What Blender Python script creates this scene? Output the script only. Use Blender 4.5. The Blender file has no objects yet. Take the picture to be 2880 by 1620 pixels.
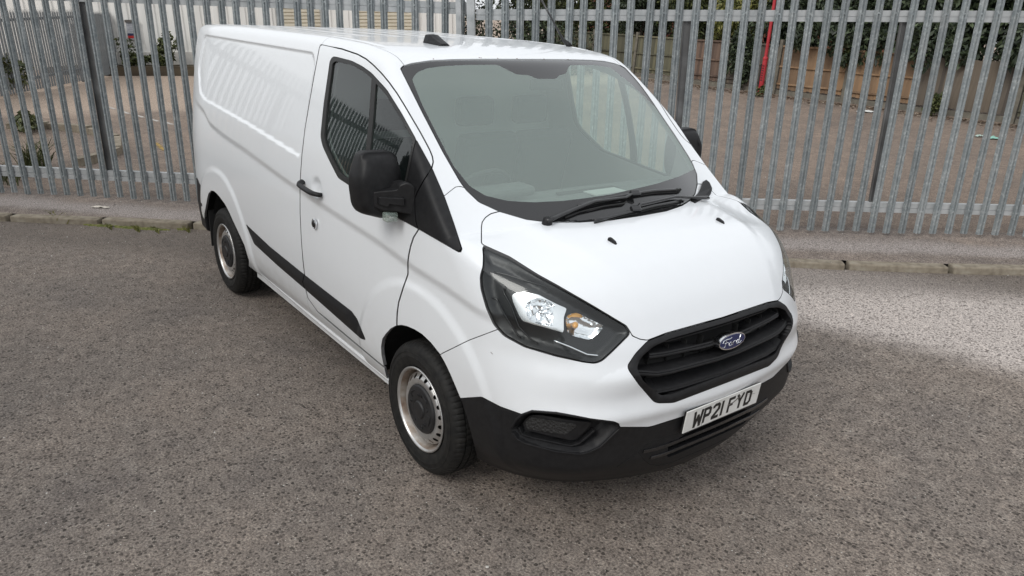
import bpy, math, random
import numpy as np
from mathutils import Vector, Matrix
random.seed(7); RNG=np.random.default_rng(7)
S_=bpy.context.scene; COL=S_.collection
# ---------------------------------------------------------------- camera, world, light
CAMV=np.array([2.804086, -2.609228, 2.158463, 2.480055, -0.34842, 0.048286, 2112.584503])
CP=CAMV[:3]; FOC=CAMV[6]
def _rot(yaw,pitch,roll):
    f=np.array([np.cos(pitch)*np.cos(yaw),np.cos(pitch)*np.sin(yaw),np.sin(pitch)])
    rt=np.cross(f,[0,0,1]); rt/=np.linalg.norm(rt); up=np.cross(rt,f); c,s=np.cos(roll),np.sin(roll)
    return np.array([rt*c+up*s,up*c-rt*s,f])
RC=_rot(*CAMV[3:6])
cd=bpy.data.cameras.new('camera'); cam=bpy.data.objects.new('camera',cd); COL.objects.link(cam)
M=Matrix(((RC[0][0],RC[1][0],-RC[2][0],CP[0]),(RC[0][1],RC[1][1],-RC[2][1],CP[1]),(RC[0][2],RC[1][2],-RC[2][2],CP[2]),(0,0,0,1)))
cam.matrix_world=M
cd.sensor_width=36; cd.lens=36*FOC/2880; cd.clip_start=.05; cd.clip_end=2000
S_.camera=cam
S_.view_settings.view_transform='Standard'; S_.view_settings.look='None'
S_.view_settings.exposure=0.32; S_.view_settings.gamma=1; S_.view_settings.use_curve_mapping=False
S_.cycles.max_bounces=8; S_.cycles.transparent_max_bounces=12; S_.cycles.sample_clamp_indirect=6
S_.cycles.caustics_reflective=False; S_.cycles.caustics_refractive=False
SUN_EL,SUN_AZ=math.radians(42),math.radians(-78)   # direction towards the sun, azimuth from +x
w=bpy.data.worlds.new('World'); S_.world=w; w.use_nodes=True; nt=w.node_tree; nt.nodes.clear()
out=nt.nodes.new('ShaderNodeOutputWorld'); bg=nt.nodes.new('ShaderNodeBackground'); bg.inputs[1].default_value=.12
sky=nt.nodes.new('ShaderNodeTexSky'); sky.sky_type='NISHITA'; sky.sun_disc=False
sky.sun_elevation=SUN_EL; sky.sun_rotation=math.pi/2-SUN_AZ; sky.dust_density=3; sky.air_density=1
hs=nt.nodes.new('ShaderNodeHueSaturation'); hs.inputs['Saturation'].default_value=.16
mx=nt.nodes.new('ShaderNodeMix'); mx.data_type='RGBA'; mx.inputs[0].default_value=.72
# overcast deck: even pale cloud with soft lighter and darker rolls
tc=nt.nodes.new('ShaderNodeTexCoord'); ns=nt.nodes.new('ShaderNodeTexNoise'); ns.inputs['Scale'].default_value=2.2; ns.inputs['Detail'].default_value=4
cr=nt.nodes.new('ShaderNodeValToRGB'); cr.color_ramp.elements[0].position=.3; cr.color_ramp.elements[1].position=.75
cr.color_ramp.elements[0].color=(6.1,6.35,6.7,1); cr.color_ramp.elements[1].color=(8.3,8.5,8.7,1)
nt.links.new(tc.outputs['Generated'],ns.inputs['Vector']); nt.links.new(ns.outputs[0],cr.inputs[0])
nt.links.new(sky.outputs[0],hs.inputs['Color']); nt.links.new(hs.outputs[0],mx.inputs[6]); nt.links.new(cr.outputs[0],mx.inputs[7])
nt.links.new(mx.outputs[2],bg.inputs[0]); nt.links.new(bg.outputs[0],out.inputs[0])
sl=bpy.data.lights.new('sun','SUN'); sl.energy=0.95; sl.angle=math.radians(25); sl.color=(1,.97,.92)
so=bpy.data.objects.new('sun',sl); COL.objects.link(so)
sd=Vector((math.cos(SUN_EL)*math.cos(SUN_AZ),math.cos(SUN_EL)*math.sin(SUN_AZ),math.sin(SUN_EL)))
so.rotation_euler=sd.to_track_quat('Z','Y').to_euler(); so.location=(0,-5,12)
# ---------------------------------------------------------------- photograph geometry: rays through points of the 2880 x 1620 frame
UP=np.array([-0.01122794,-0.04576622,0.99888908]); UP/=np.linalg.norm(UP)   # plumb line of the fences (the van stands on the road's crossfall)
def ray(px): return np.array([(px[0]-1440)/FOC,-(px[1]-810)/FOC,1.0])@RC
def aty(px,y): d=ray(px); return CP+(y-CP[1])/d[1]*d
def atx(px,x): d=ray(px); return CP+(x-CP[0])/d[0]*d
def atz(px,z): d=ray(px); return CP+(z-CP[2])/d[2]*d
def plane(px,p0,n): d=ray(px); return CP+d*(((np.asarray(p0,float)-CP)@n)/(d@n))
def proj(P):
    q=(np.asarray(P,float)-CP)@RC.T
    z=np.where(np.abs(q[:,2])<1e-6,1e-6,q[:,2])
    return 1440+FOC*q[:,0]/z, 810-FOC*q[:,1]/z
def gz(x,y): return 0.0458*np.logaddexp(0,(np.asarray(y,float)-1.0)/0.3)*0.3      # height of the road and yard
def gnd(px,h=0):
    d=ray(px); t=0.
    for _ in range(60):
        p=CP+d*t; f=p[2]-gz(p[0],p[1])-h
        t-=f/(d[2]-0.0458*(1/(1+np.exp(-np.clip((p[1]-1)/.3,-50,50))))*d[1])
    return CP+d*t
# ---------------------------------------------------------------- scene helpers
def tag(o,label=None,cat=None,group=None,kind=None):
    if label: o['label']=label
    if cat: o['category']=cat
    if group: o['group']=group
    if kind: o['kind']=kind
    return o
def empty(name,loc=(0,0,0),parent=None):
    o=bpy.data.objects.new(name,None); o.location=loc; o.empty_display_size=.1; COL.objects.link(o)
    if parent: o.parent=parent
    return o
def link(name,me,parent=None,loc=None):
    o=bpy.data.objects.new(name,me); COL.objects.link(o)
    if parent is not None: o.parent=parent
    if loc is not None: o.location=loc
    return o
def mesh_np(name,P,Fc,mat=None,normals=None,smooth=False,mats=None,mi=None):
    """P (n,3); Fc (m,k) int array, or list of index lists"""
    me=bpy.data.meshes.new(name); P=np.asarray(P,np.float32)
    if isinstance(Fc,np.ndarray):
        k=Fc.shape[1]; n=len(Fc)
        me.vertices.add(len(P)); me.vertices.foreach_set('co',P.ravel())
        me.loops.add(n*k); me.loops.foreach_set('vertex_index',Fc.astype(np.int32).ravel())
        me.polygons.add(n); me.polygons.foreach_set('loop_start',np.arange(0,n*k,k,dtype=np.int32))
        me.update(calc_edges=True)
    else: me.from_pydata(P.tolist(),[],[list(map(int,f)) for f in Fc]); me.update()
    for m in (mats or ([mat] if mat else [])): me.materials.append(m)
    if smooth or normals is not None: me.polygons.foreach_set('use_smooth',np.ones(len(me.polygons),bool))
    if mi is not None: me.polygons.foreach_set('material_index',np.asarray(mi,np.int32))
    if normals is not None: me.normals_split_custom_set_from_vertices(np.asarray(normals,np.float32))
    return me
class MB:
    """collects simple solids into one mesh"""
    def __init__(s): s.P=[];s.F=[];s.n=0
    def add(s,P,F):
        P=np.asarray(P,float); s.P.append(P); s.F+= [[i+s.n for i in f] for f in F]; s.n+=len(P); return s
    def box(s,c,size,ax=None):
        c=np.asarray(c,float); h=np.asarray(size,float)/2
        A=np.eye(3) if ax is None else np.asarray(ax,float)
        P=[c+A[0]*h[0]*i+A[1]*h[1]*j+A[2]*h[2]*k for i in(-1,1) for j in(-1,1) for k in(-1,1)]
        return s.add(P,[[0,1,3,2],[4,6,7,5],[0,4,5,1],[2,3,7,6],[0,2,6,4],[1,5,7,3]])
    def tube(s,pts,r,seg=8,cap=True,sq=1.0,up=(0,0,1)):
        pts=np.asarray(pts,float); n=len(pts); r=np.broadcast_to(r,(n,)); P=[];F=[]
        for i in range(n):
            t=pts[min(i+1,n-1)]-pts[max(i-1,0)]; t/=np.linalg.norm(t)+1e-12
            a=np.cross(t,up); 
            if np.linalg.norm(a)<1e-3: a=np.cross(t,(1,0,0))
            a/=np.linalg.norm(a); b=np.cross(a,t)
            for k in range(seg):
                th=2*math.pi*k/seg; P.append(pts[i]+r[i]*(a*math.cos(th)+b*sq*math.sin(th)))
        for i in range(n-1):
            for k in range(seg):
                k2=(k+1)%seg; F.append([i*seg+k,i*seg+k2,(i+1)*seg+k2,(i+1)*seg+k])
        if cap: F.append(list(range(seg-1,-1,-1))); F.append([(n-1)*seg+k for k in range(seg)])
        return s.add(P,F)
    def lathe(s,prof,c,axis,seg=48,ref=(0,0,1)):
        """prof: (along axis, radius)"""
        axis=np.asarray(axis,float);axis/=np.linalg.norm(axis);a=np.cross(axis,ref);a/=np.linalg.norm(a);b=np.cross(axis,a);P=[];F=[]
        for (h,r) in prof:
            for k in range(seg):
                t=2*math.pi*k/seg; P.append(np.asarray(c)+axis*h+r*(a*math.cos(t)+b*math.sin(t)))
        for i in range(len(prof)-1):
            for k in range(seg):
                k2=(k+1)%seg; F.append([i*seg+k,(i+1)*seg+k,(i+1)*seg+k2,i*seg+k2])
        return s.add(P,F)
    def mesh(s,name,mat,smooth=False): return mesh_np(name,np.concatenate(s.P),s.F,mat,smooth=smooth)
    def build(s,name,mat,parent=None,smooth=False,loc=None,bevel=0,auto=None):
        o=link(name,s.mesh(name,mat,smooth),parent,loc)
        if bevel:
            b=o.modifiers.new('bevel','BEVEL'); b.width=bevel; b.segments=2; b.limit_method='ANGLE'
        return o
def fix_normals(me):
    import bmesh
    bm=bmesh.new(); bm.from_mesh(me); bmesh.ops.recalc_face_normals(bm,faces=bm.faces); bm.to_mesh(me); bm.free()
# ---------------------------------------------------------------- materials
def nodes(name):
    m=bpy.data.materials.new(name); m.use_nodes=True; nt=m.node_tree; return m,nt,nt.nodes['Principled BSDF']
def N(nt,t,**k):
    n=nt.nodes.new(t)
    for a,b in k.items():
        if a.startswith('i_'): n.inputs[a[2:].replace('_',' ')].default_value=b
        else: setattr(n,a,b)
    return n
def plain(name,col,rough=.5,metal=0,coat=0,spec=.5,emit=None):
    m,nt,b=nodes(name); b.inputs['Base Color'].default_value=(*col,1); b.inputs['Roughness'].default_value=rough
    b.inputs['Metallic'].default_value=metal; b.inputs['Coat Weight'].default_value=coat; b.inputs['Coat Roughness'].default_value=.04
    b.inputs['Specular IOR Level'].default_value=spec
    if emit: b.inputs['Emission Color'].default_value=(*emit[:3],1); b.inputs['Emission Strength'].default_value=emit[3]
    return m
def ramp(nt,fac,stops):
    r=N(nt,'ShaderNodeValToRGB'); e=r.color_ramp.elements
    while len(e)<len(stops): e.new(.5)
    for el,(p,c) in zip(e,stops): el.position=p; el.color=(*c,1) if len(c)==3 else c
    nt.links.new(fac,r.inputs[0]); return r.outputs[0]
def mottled(name,c1,c2,scale=6,rough=.7,bump=.2,metal=0,detail=6,c3=None,bscale=None,vec='Object',stretch=None,dist=.01,coat=0):
    m,nt,b=nodes(name); tc=N(nt,'ShaderNodeTexCoord'); v=tc.outputs[vec]
    if stretch:
        mp=N(nt,'ShaderNodeMapping'); mp.inputs['Scale'].default_value=stretch; nt.links.new(v,mp.inputs[0]); v=mp.outputs[0]
    n=N(nt,'ShaderNodeTexNoise',i_Scale=scale,i_Detail=detail); nt.links.new(v,n.inputs[0])
    st=[(.32,c1),(.68,c2)] if c3 is None else [(.3,c1),(.52,c2),(.72,c3)]
    nt.links.new(ramp(nt,n.outputs[0],st),b.inputs['Base Color'])
    b.inputs['Roughness'].default_value=rough; b.inputs['Metallic'].default_value=metal; b.inputs['Coat Weight'].default_value=coat
    if bump:
        n2=N(nt,'ShaderNodeTexNoise',i_Scale=bscale or scale*4,i_Detail=5); nt.links.new(v,n2.inputs[0])
        bp=N(nt,'ShaderNodeBump',i_Strength=bump,i_Distance=dist); nt.links.new(n2.outputs[0],bp.inputs['Height']); nt.links.new(bp.outputs[0],b.inputs['Normal'])
    return m
# ================================================================ shape functions of the van body
def pchip(xs,ys):
    xs=np.array(xs,float);ys=np.array(ys,float);h=np.diff(xs);d=np.diff(ys)/h
    m=np.zeros_like(ys);m[0]=d[0];m[-1]=d[-1]
    for i in range(1,len(xs)-1):
        if d[i-1]*d[i]>0:
            w1=2*h[i]+h[i-1];w2=h[i]+2*h[i-1];m[i]=(w1+w2)/(w1/d[i-1]+w2/d[i])
    def f(x):
        x=np.clip(x,xs[0],xs[-1]);i=np.clip(np.searchsorted(xs,x,side='right')-1,0,len(h)-1)
        t=(x-xs[i])/h[i];t2=t*t;t3=t2*t
        return (2*t3-3*t2+1)*ys[i]+(t3-2*t2+t)*h[i]*m[i]+(-2*t3+3*t2)*ys[i+1]+(t3-t2)*h[i]*m[i+1]
    # tabulate for speed
    gx=np.linspace(xs[0],xs[-1],2001);gy=f(gx)
    k=np.ones(1)
    return lambda x:np.interp(x,gx,gy)
def sstep(a,b,x):
    t=np.clip((x-a)/(b-a),0,1);return t*t*(3-2*t)
def smax(a,b,r):
    h=np.maximum(r-np.abs(a-b),0)/r;return np.maximum(a,b)+h*h*r*.25
def smin(a,b,r): return -smax(-a,-b,r)
def sdpoly(px,py,poly):
    """signed distance to closed polygon (negative inside)"""
    poly=np.asarray(poly,float);n=len(poly);px=np.asarray(px,float);py=np.asarray(py,float)
    d=np.full(px.shape,1e18);ins=np.zeros(px.shape,bool)
    for i in range(n):
        ax,ay=poly[i];bx,by=poly[(i+1)%n];ex,ey=bx-ax,by-ay;wx,wy=px-ax,py-ay
        t=np.clip((wx*ex+wy*ey)/(ex*ex+ey*ey+1e-18),0,1)
        d=np.minimum(d,(wx-t*ex)**2+(wy-t*ey)**2)
        c=((ay<=py)&(by>py))|((by<=py)&(ay>py))
        with np.errstate(divide='ignore',invalid='ignore'):
            xi=ax+(py-ay)*ex/(ey if ey!=0 else 1e-18)
        ins^=c&(px<xi)
    return np.where(ins,-1,1)*np.sqrt(d)
def rnd(poly,r,seg=5,closed=True):
    """round polygon corners"""
    P=[np.array(p,float) for p in poly];n=len(P);out=[]
    for i in range(n):
        if not closed and i in(0,n-1): out.append(P[i]);continue
        a,b,c=P[i-1],P[i],P[(i+1)%n]
        u=a-b;v=c-b;lu=np.linalg.norm(u);lv=np.linalg.norm(v);k=min(r,lu*.45,lv*.45)
        p0=b+u/lu*k;p1=b+v/lv*k
        for t in np.linspace(0,1,seg): out.append((1-t)**2*p0+2*t*(1-t)*b+t*t*p1)
    return np.array(out)
Pz=pchip([.15,.24,.30,.36,.42,.50,.63,.83,1.05,1.16,1.344,1.5,1.677,1.82,1.90,1.95,2.1],
         [.84,.875,.905,.935,.955,.968,.976,.982,.979,.972,.950,.920,.882,.848,.826,.806,.74])
Xz=pchip([.10,.18,.215,.30,.40,.50,.60,.70,.80,.90,.96,1.02,1.1,1.3],
         [.84,.88,.915,.98,1.008,1.018,1.030,1.037,1.037,1.03,1.015,.985,.92,.7])
Wc=pchip([-5,-3.94,-3.5,-2.5,-1.4,-1.0,-.8,-.6,-.46,-.3,0,.39,.8],
         [1.92,1.968,1.985,2.005,2.005,1.998,1.99,1.97,1.942,1.850,1.612,1.285,.93])
Bc=pchip([-.4,.1,.25,.4,.6,.75,.88,.97,1.03,1.1],
         [1.30,1.302,1.30,1.29,1.265,1.20,1.09,.975,.88,.75])
CRX=[-4,-3.30,-3.09,-2.25,-1.354,-.78,-.42,-.07,.23,.517,.8,1.2]
CRZ=[1.46,1.377,1.299,1.226,1.153,1.119,1.10,1.069,1.050,1.012,1.0,.98]
Cz=pchip(CRX,CRZ)
REC=rnd([(-3.52,1.905),(-1.43,1.905),(-1.375,1.85),(-1.365,1.33),(-2.28,1.396),(-3.27,1.447),(-3.42,1.482),(-3.575,1.66)],.05)
def S(x,z,detail=True):
    s=Pz(z)
    s=s-.012*sstep(0,.5,x)-(.12+.16*sstep(.7,.9,z))*np.maximum(x-.25,0)**2-(.29-.15*sstep(1.2,1.9,z))*np.maximum(-3.3-x,0)**2
    if detail:
        c=Cz(x)-z
        fade=sstep(1.0,.7,x)*sstep(-3.7,-3.3,x)
        s=s-.015*sstep(-.012,.045,c)*np.exp(-np.maximum(c,0)/.22)*fade
        for cx in (0,-2.933):
            r=np.hypot(x-cx,(z-.335))
            s=s+.012*sstep(.665,.605,r)*sstep(.2,.35,z)*sstep(1.03,.95,z)
        s=s-.020*np.exp(-(((x+1.125)/.055)**2+((z-1.203)/.048)**2)**2)
        if REC is not None:
            d=sdpoly(x,z,REC)
            s=s-.011*sstep(.008,-.012,d)
    return s
KF=.20
def F(x,y,z,detail=True):
    ay=np.abs(y)
    k=KF+.28*sstep(.42,.2,z)
    ff=(x-Xz(z)+k*y*y)
    if detail: ff=ff-.011*np.exp(-((z-.635)/.035)**2)+.010*np.exp(-((z-.72)/.045)**2)*sstep(.30,.55,ay)-.006*np.exp(-((z-.82)/.04)**2)*sstep(.35,.6,ay)
    fs=(ay-S(x,z,detail))
    plan=smax(ff,fs,.26+.14*sstep(.45,.9,z))
    fr=-(x+3.945)+.05*y*y - .0*(z)
    plan=smax(plan,fr,.16)
    yc=.79-np.logaddexp(0,(.79-ay)/.05)*.05;xs=x+.30*yc*yc
    fw=(z-Wc(xs)+.012*y*y*sstep(-.4,-.9,x))
    # normalise by slope
    e=.02
    sl=(Wc(xs+e)-Wc(xs-e))/(2*e);fw=fw/np.sqrt(1+sl*sl)
    fb=(z-Bc(x)+(.015+.06*sstep(.25,.6,x))*y*y+.02*sstep(.5,.75,ay))
    if detail:
        yb=.60-.16*sstep(.35,1.0,x)
        fb=fb+.007*sstep(-.035,.045,ay-yb)*sstep(.1,.35,x)
        fw=fw+.005*np.exp(-((ay-.70)/.012)**2)*sstep(-.75,-.95,x)-.004*(sstep(.02,.04,np.abs(((ay+.02)%.22)-.11)))*sstep(-1.3,-1.5,x)*sstep(.66,.62,ay)
    sb=(Bc(x+e)-Bc(x-e))/(2*e);fb=fb/np.sqrt(1+sb*sb)
    ft=np.minimum(fw,fb)
    R=.06+.09*sstep(1.15,.95,z)-.028*sstep(-.45,-.2,x)*sstep(1.2,1.3,z)
    f=smax(plan,ft,R)
    f=smax(f,.19+.12*sstep(.2,-.1,x)-z,.03)
    return f
def grad(x,y,z,e=.0015,detail=True):
    g=np.stack([F(x+e,y,z,detail)-F(x-e,y,z,detail),F(x,y+e,z,detail)-F(x,y-e,z,detail),F(x,y,z+e,detail)-F(x,y,z-e,detail)],-1)/(2*e)
    return g
def nets(h,lo=(-4.02,-1.06,.14),hi=(1.12,0.0,2.06)):
    """surface nets on half body, y<=0; last layer exactly y=0"""
    nx=int(np.ceil((hi[0]-lo[0])/h));nz=int(np.ceil((hi[2]-lo[2])/h));ny=int(np.ceil((hi[1]-lo[1])/h))
    X=lo[0]+h*np.arange(nx+1);Y=hi[1]-h*np.arange(ny,-1,-1.);Z=lo[2]+h*np.arange(nz+1)
    # extend one layer beyond y=0 for symmetric net
    Y=np.append(Y,h)
    V=np.empty((len(X),len(Y),len(Z)),np.float32)
    for i,x in enumerate(X):
        yy,zz=np.meshgrid(Y,Z,indexing='ij')
        V[i]=F(np.full_like(yy,x),yy,zz,detail=False)
    ins=V<0
    c=ins[:-1,:-1,:-1].astype(np.int8)
    for a in(0,1):
        for b in(0,1):
            for d in(0,1):
                if a|b|d: c=c+ins[a:ins.shape[0]-1+a,b:ins.shape[1]-1+b,d:ins.shape[2]-1+d]
    act=(c>0)&(c<8)
    idx=-np.ones(act.shape,np.int64);ii=np.argwhere(act);idx[act]=np.arange(len(ii))
    # vertex = mean of edge crossings
    acc=np.zeros((len(ii),3));cnt=np.zeros(len(ii))
    corners=[(a,b,d) for a in(0,1) for b in(0,1) for d in(0,1)]
    for p in corners:
        for ax in range(3):
            if p[ax]==0:
                q=list(p);q[ax]=1
                v0=V[ii[:,0]+p[0],ii[:,1]+p[1],ii[:,2]+p[2]];v1=V[ii[:,0]+q[0],ii[:,1]+q[1],ii[:,2]+q[2]]
                m=(v0<0)!=(v1<0);t=np.where(m,v0/(v0-v1+1e-20),0)
                pt=np.repeat(np.array([p],float),len(ii),0);pt[:,ax]=t
                acc[m]+=pt[m];cnt[m]+=1
    g=acc/cnt[:,None]
    P=np.stack([X[ii[:,0]]+g[:,0]*h,Y[ii[:,1]]+g[:,1]*h,Z[ii[:,2]]+g[:,2]*h],1)
    faces=[]
    for ax in range(3):
        o=[0,1,2];o.remove(ax);u,w=o
        sl0=[slice(None)]*3;sl1=[slice(None)]*3
        sl0[ax]=slice(None,-1);sl1[ax]=slice(1,None)
        ch=ins[tuple(sl0)]!=ins[tuple(sl1)]
        e=np.argwhere(ch)
        m=(e[:,u]>0)&(e[:,w]>0)&(e[:,u]<V.shape[u]-1)&(e[:,w]<V.shape[w]-1);e=e[m]
        s=ins[tuple(e.T)]
        q=[]
        for du,dw in((-1,-1),(0,-1),(0,0),(-1,0)):
            f=e.copy();f[:,u]+=du;f[:,w]+=dw;q.append(idx[tuple(f.T)])
        q=np.stack(q,1)
        flip=s if ax!=1 else ~s
        q=np.where(flip[:,None],q,q[:,::-1]);faces.append(q)
    Q=np.concatenate(faces);Q=Q[(Q>=0).all(1)]
    # drop faces fully beyond y=0 ; clamp
    cen=P[Q][:,:,1].min(1);Q=Q[cen<0]
    P[:,1]=np.where(P[:,1]>-.25*h,0,P[:,1])
    used=np.unique(Q);rm=-np.ones(len(P),np.int64);rm[used]=np.arange(len(used))
    return P[used],rm[Q]
def relax(P,n=4,detail=True):
    P=P.copy();m=P[:,1]>=-1e-9
    for _ in range(n):
        f=F(P[:,0],P[:,1],P[:,2],detail);g=grad(P[:,0],P[:,1],P[:,2],detail=detail)
        g[m,1]=0
        P-=g*(f/np.maximum((g*g).sum(1),.05))[:,None]
        P[m,1]=0
    return P
def subdiv(P,Q):
    e=np.concatenate([Q[:,[0,1]],Q[:,[1,2]],Q[:,[2,3]],Q[:,[3,0]]]);es=np.sort(e,1)
    ue,inv=np.unique(es,axis=0,return_inverse=True);inv=inv.reshape(4,-1)
    n=len(P);mid=P[ue].mean(1);fc=P[Q].mean(1);nf=n+len(ue)
    P2=np.concatenate([P,mid,fc]);k=np.arange(len(Q))+nf;a,b,c,d=Q.T;ab,bc,cd,da=(inv+n)
    Q2=np.concatenate([np.stack(x,1) for x in((a,ab,k,da),(ab,b,bc,k),(k,bc,c,cd),(da,k,cd,d))])
    return P2,Q2
def split(P,T,f,keep_zero=1e-9):
    """cut a triangle mesh along f=0 -> (inside f<0, outside)"""
    f=np.where(np.abs(f)<1e-7,1e-7,f); s=f<0; k=s[T].sum(1)
    Ti=T[k==3];To=T[k==0];mx_=T[(k==1)|(k==2)]
    if len(mx_)==0: return (P,Ti),(P,To)
    sg=s[mx_]; kk=sg.sum(1); lone=np.where(kk==1,sg.argmax(1),(~sg).argmax(1)); r=np.arange(len(mx_))
    a=mx_[r,lone];b_=mx_[r,(lone+1)%3];c=mx_[r,(lone+2)%3]
    e=np.sort(np.concatenate([np.stack([a,b_],1),np.stack([a,c],1)]),1); ue,inv=np.unique(e,axis=0,return_inverse=True); inv=inv.ravel()
    t=f[ue[:,0]]/(f[ue[:,0]]-f[ue[:,1]]); NP=P[ue[:,0]]+(P[ue[:,1]]-P[ue[:,0]])*t[:,None]
    P2=np.concatenate([P,NP]); ab=inv[:len(r)]+len(P); ac=inv[len(r):]+len(P)
    t1=np.stack([a,ab,ac],1); t2=np.stack([ab,b_,c],1); t3=np.stack([ab,c,ac],1); L=(kk==1)
    Ti=np.concatenate([Ti,t1[L],t2[~L],t3[~L]]); To=np.concatenate([To,t1[~L],t2[L],t3[L]])
    return (P2,Ti),(P2,To)
def compact(P,T):
    u=np.unique(T); m=-np.ones(len(P),np.int64); m[u]=np.arange(len(u)); return P[u],m[T]
# ================================================================ GROUND
def ground_mat(name,base,dark,light,stone_scale,fine=90,rough=.9,bump=1.0,patches=None,pale=(.30,.27,.245),mixp=.5):
    m,nt,b=nodes(name); tc=N(nt,'ShaderNodeTexCoord'); v=tc.outputs['Object']; L=nt.links.new
    big=N(nt,'ShaderNodeTexNoise',i_Scale=.9,i_Detail=7,i_Roughness=.65); L(v,big.inputs[0])
    med=N(nt,'ShaderNodeTexNoise',i_Scale=11,i_Detail=9,i_Roughness=.72); L(v,med.inputs[0])
    fin=N(nt,'ShaderNodeTexNoise',i_Scale=fine,i_Detail=5,i_Roughness=.7); L(v,fin.inputs[0])
    # warp so the chippings are irregular
    wv=N(nt,'ShaderNodeMix',data_type='RGBA'); wv.inputs[0].default_value=.012; L(v,wv.inputs[6]); 
    wn=N(nt,'ShaderNodeTexNoise',i_Scale=30,i_Detail=3); L(v,wn.inputs[0]); L(wn.outputs[1],wv.inputs[7])
    vo=N(nt,'ShaderNodeTexVoronoi',i_Scale=stone_scale,i_Randomness=1.0); L(wv.outputs[2],vo.inputs[0])
    vo2=N(nt,'ShaderNodeTexVoronoi',i_Scale=stone_scale*2.7,i_Randomness=1.0); L(wv.outputs[2],vo2.inputs[0])
    mort=ramp(nt,med.outputs[0],[(.28,dark),(.5,base),(.72,light)])
    # stones: dark chip tops, each its own tone
    hs=N(nt,'ShaderNodeSeparateColor'); L(vo.outputs['Color'],hs.inputs[0])
    stc=ramp(nt,hs.outputs[0],[(.0,tuple(c*.30 for c in base)),(.55,tuple(c*.55 for c in base)),(.93,(base[0]*.8,base[1]*.78,base[2]*.8)),(1.,(.22,.20,.18))])
    th=N(nt,'ShaderNodeMath',operation='MULTIPLY_ADD'); L(hs.outputs[1],th.inputs[0]); th.inputs[1].default_value=.35; th.inputs[2].default_value=.12
    sm=N(nt,'ShaderNodeMath',operation='SUBTRACT'); L(th.outputs[0],sm.inputs[0]); L(vo.outputs['Distance'],sm.inputs[1])
    mk=N(nt,'ShaderNodeMapRange'); L(sm.outputs[0],mk.inputs[0]); mk.inputs[1].default_value=-.03; mk.inputs[2].default_value=.06
    mm=N(nt,'ShaderNodeMath',operation='MULTIPLY'); L(mk.outputs[0],mm.inputs[0]); mm.inputs[1].default_value=mixp
    c1=N(nt,'ShaderNodeMix',data_type='RGBA'); L(mm.outputs[0],c1.inputs[0]); L(mort,c1.inputs[6]); L(stc,c1.inputs[7])
    # pale grit specks
    h2=N(nt,'ShaderNodeSeparateColor'); L(vo2.outputs['Color'],h2.inputs[0])
    g1=N(nt,'ShaderNodeMath',operation='GREATER_THAN'); L(h2.outputs[0],g1.inputs[0]); g1.inputs[1].default_value=.93
    g2=N(nt,'ShaderNodeMath',operation='LESS_THAN'); L(vo2.outputs['Distance'],g2.inputs[0]); g2.inputs[1].default_value=.22
    g3=N(nt,'ShaderNodeMath',operation='MULTIPLY'); L(g1.outputs[0],g3.inputs[0]); L(g2.outputs[0],g3.inputs[1])
    c2=N(nt,'ShaderNodeMix',data_type='RGBA'); L(g3.outputs[0],c2.inputs[0]); L(c1.outputs[2],c2.inputs[6]); c2.inputs[7].default_value=(.60,.57,.52,1)
    # broad tonal drift
    bt=N(nt,'ShaderNodeMix',data_type='RGBA',blend_type='MULTIPLY'); bt.inputs[0].default_value=1; L(c2.outputs[2],bt.inputs[6])
    L(ramp(nt,big.outputs[0],[(.28,(.70,.70,.72)),(.45,(.93,.92,.91)),(.58,(1.05,1.02,.99)),(.74,(1.28,1.23,1.17))]),bt.inputs[7])
    col=bt.outputs[2]
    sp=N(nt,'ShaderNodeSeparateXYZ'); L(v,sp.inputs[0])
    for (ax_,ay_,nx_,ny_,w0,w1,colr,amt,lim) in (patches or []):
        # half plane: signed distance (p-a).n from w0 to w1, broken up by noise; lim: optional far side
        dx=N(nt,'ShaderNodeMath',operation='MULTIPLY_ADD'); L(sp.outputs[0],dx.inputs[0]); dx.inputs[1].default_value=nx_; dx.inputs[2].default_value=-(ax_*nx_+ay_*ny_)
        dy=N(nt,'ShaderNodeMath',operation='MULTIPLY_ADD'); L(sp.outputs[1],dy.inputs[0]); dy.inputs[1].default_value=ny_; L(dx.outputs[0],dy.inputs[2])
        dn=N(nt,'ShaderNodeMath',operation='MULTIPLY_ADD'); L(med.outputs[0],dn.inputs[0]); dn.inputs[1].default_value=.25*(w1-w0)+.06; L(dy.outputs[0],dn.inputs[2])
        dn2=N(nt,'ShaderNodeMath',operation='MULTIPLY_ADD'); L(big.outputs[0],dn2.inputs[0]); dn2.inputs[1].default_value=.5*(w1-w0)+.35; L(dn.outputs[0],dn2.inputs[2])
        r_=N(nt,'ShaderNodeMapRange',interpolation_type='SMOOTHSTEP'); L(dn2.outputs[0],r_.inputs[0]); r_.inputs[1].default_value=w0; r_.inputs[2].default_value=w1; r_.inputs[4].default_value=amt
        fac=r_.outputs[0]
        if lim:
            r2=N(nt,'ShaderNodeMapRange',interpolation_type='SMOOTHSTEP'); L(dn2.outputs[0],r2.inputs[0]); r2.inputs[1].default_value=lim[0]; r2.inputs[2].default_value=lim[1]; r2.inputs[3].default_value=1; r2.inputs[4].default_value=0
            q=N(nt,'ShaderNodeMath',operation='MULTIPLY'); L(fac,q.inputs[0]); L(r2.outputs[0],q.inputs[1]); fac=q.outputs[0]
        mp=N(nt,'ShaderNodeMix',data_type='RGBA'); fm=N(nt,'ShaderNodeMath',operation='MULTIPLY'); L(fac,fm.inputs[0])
        inv=N(nt,'ShaderNodeMapRange'); L(mk.outputs[0],inv.inputs[0]); inv.inputs[3].default_value=1; inv.inputs[4].default_value=.30; L(inv.outputs[0],fm.inputs[1])
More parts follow.
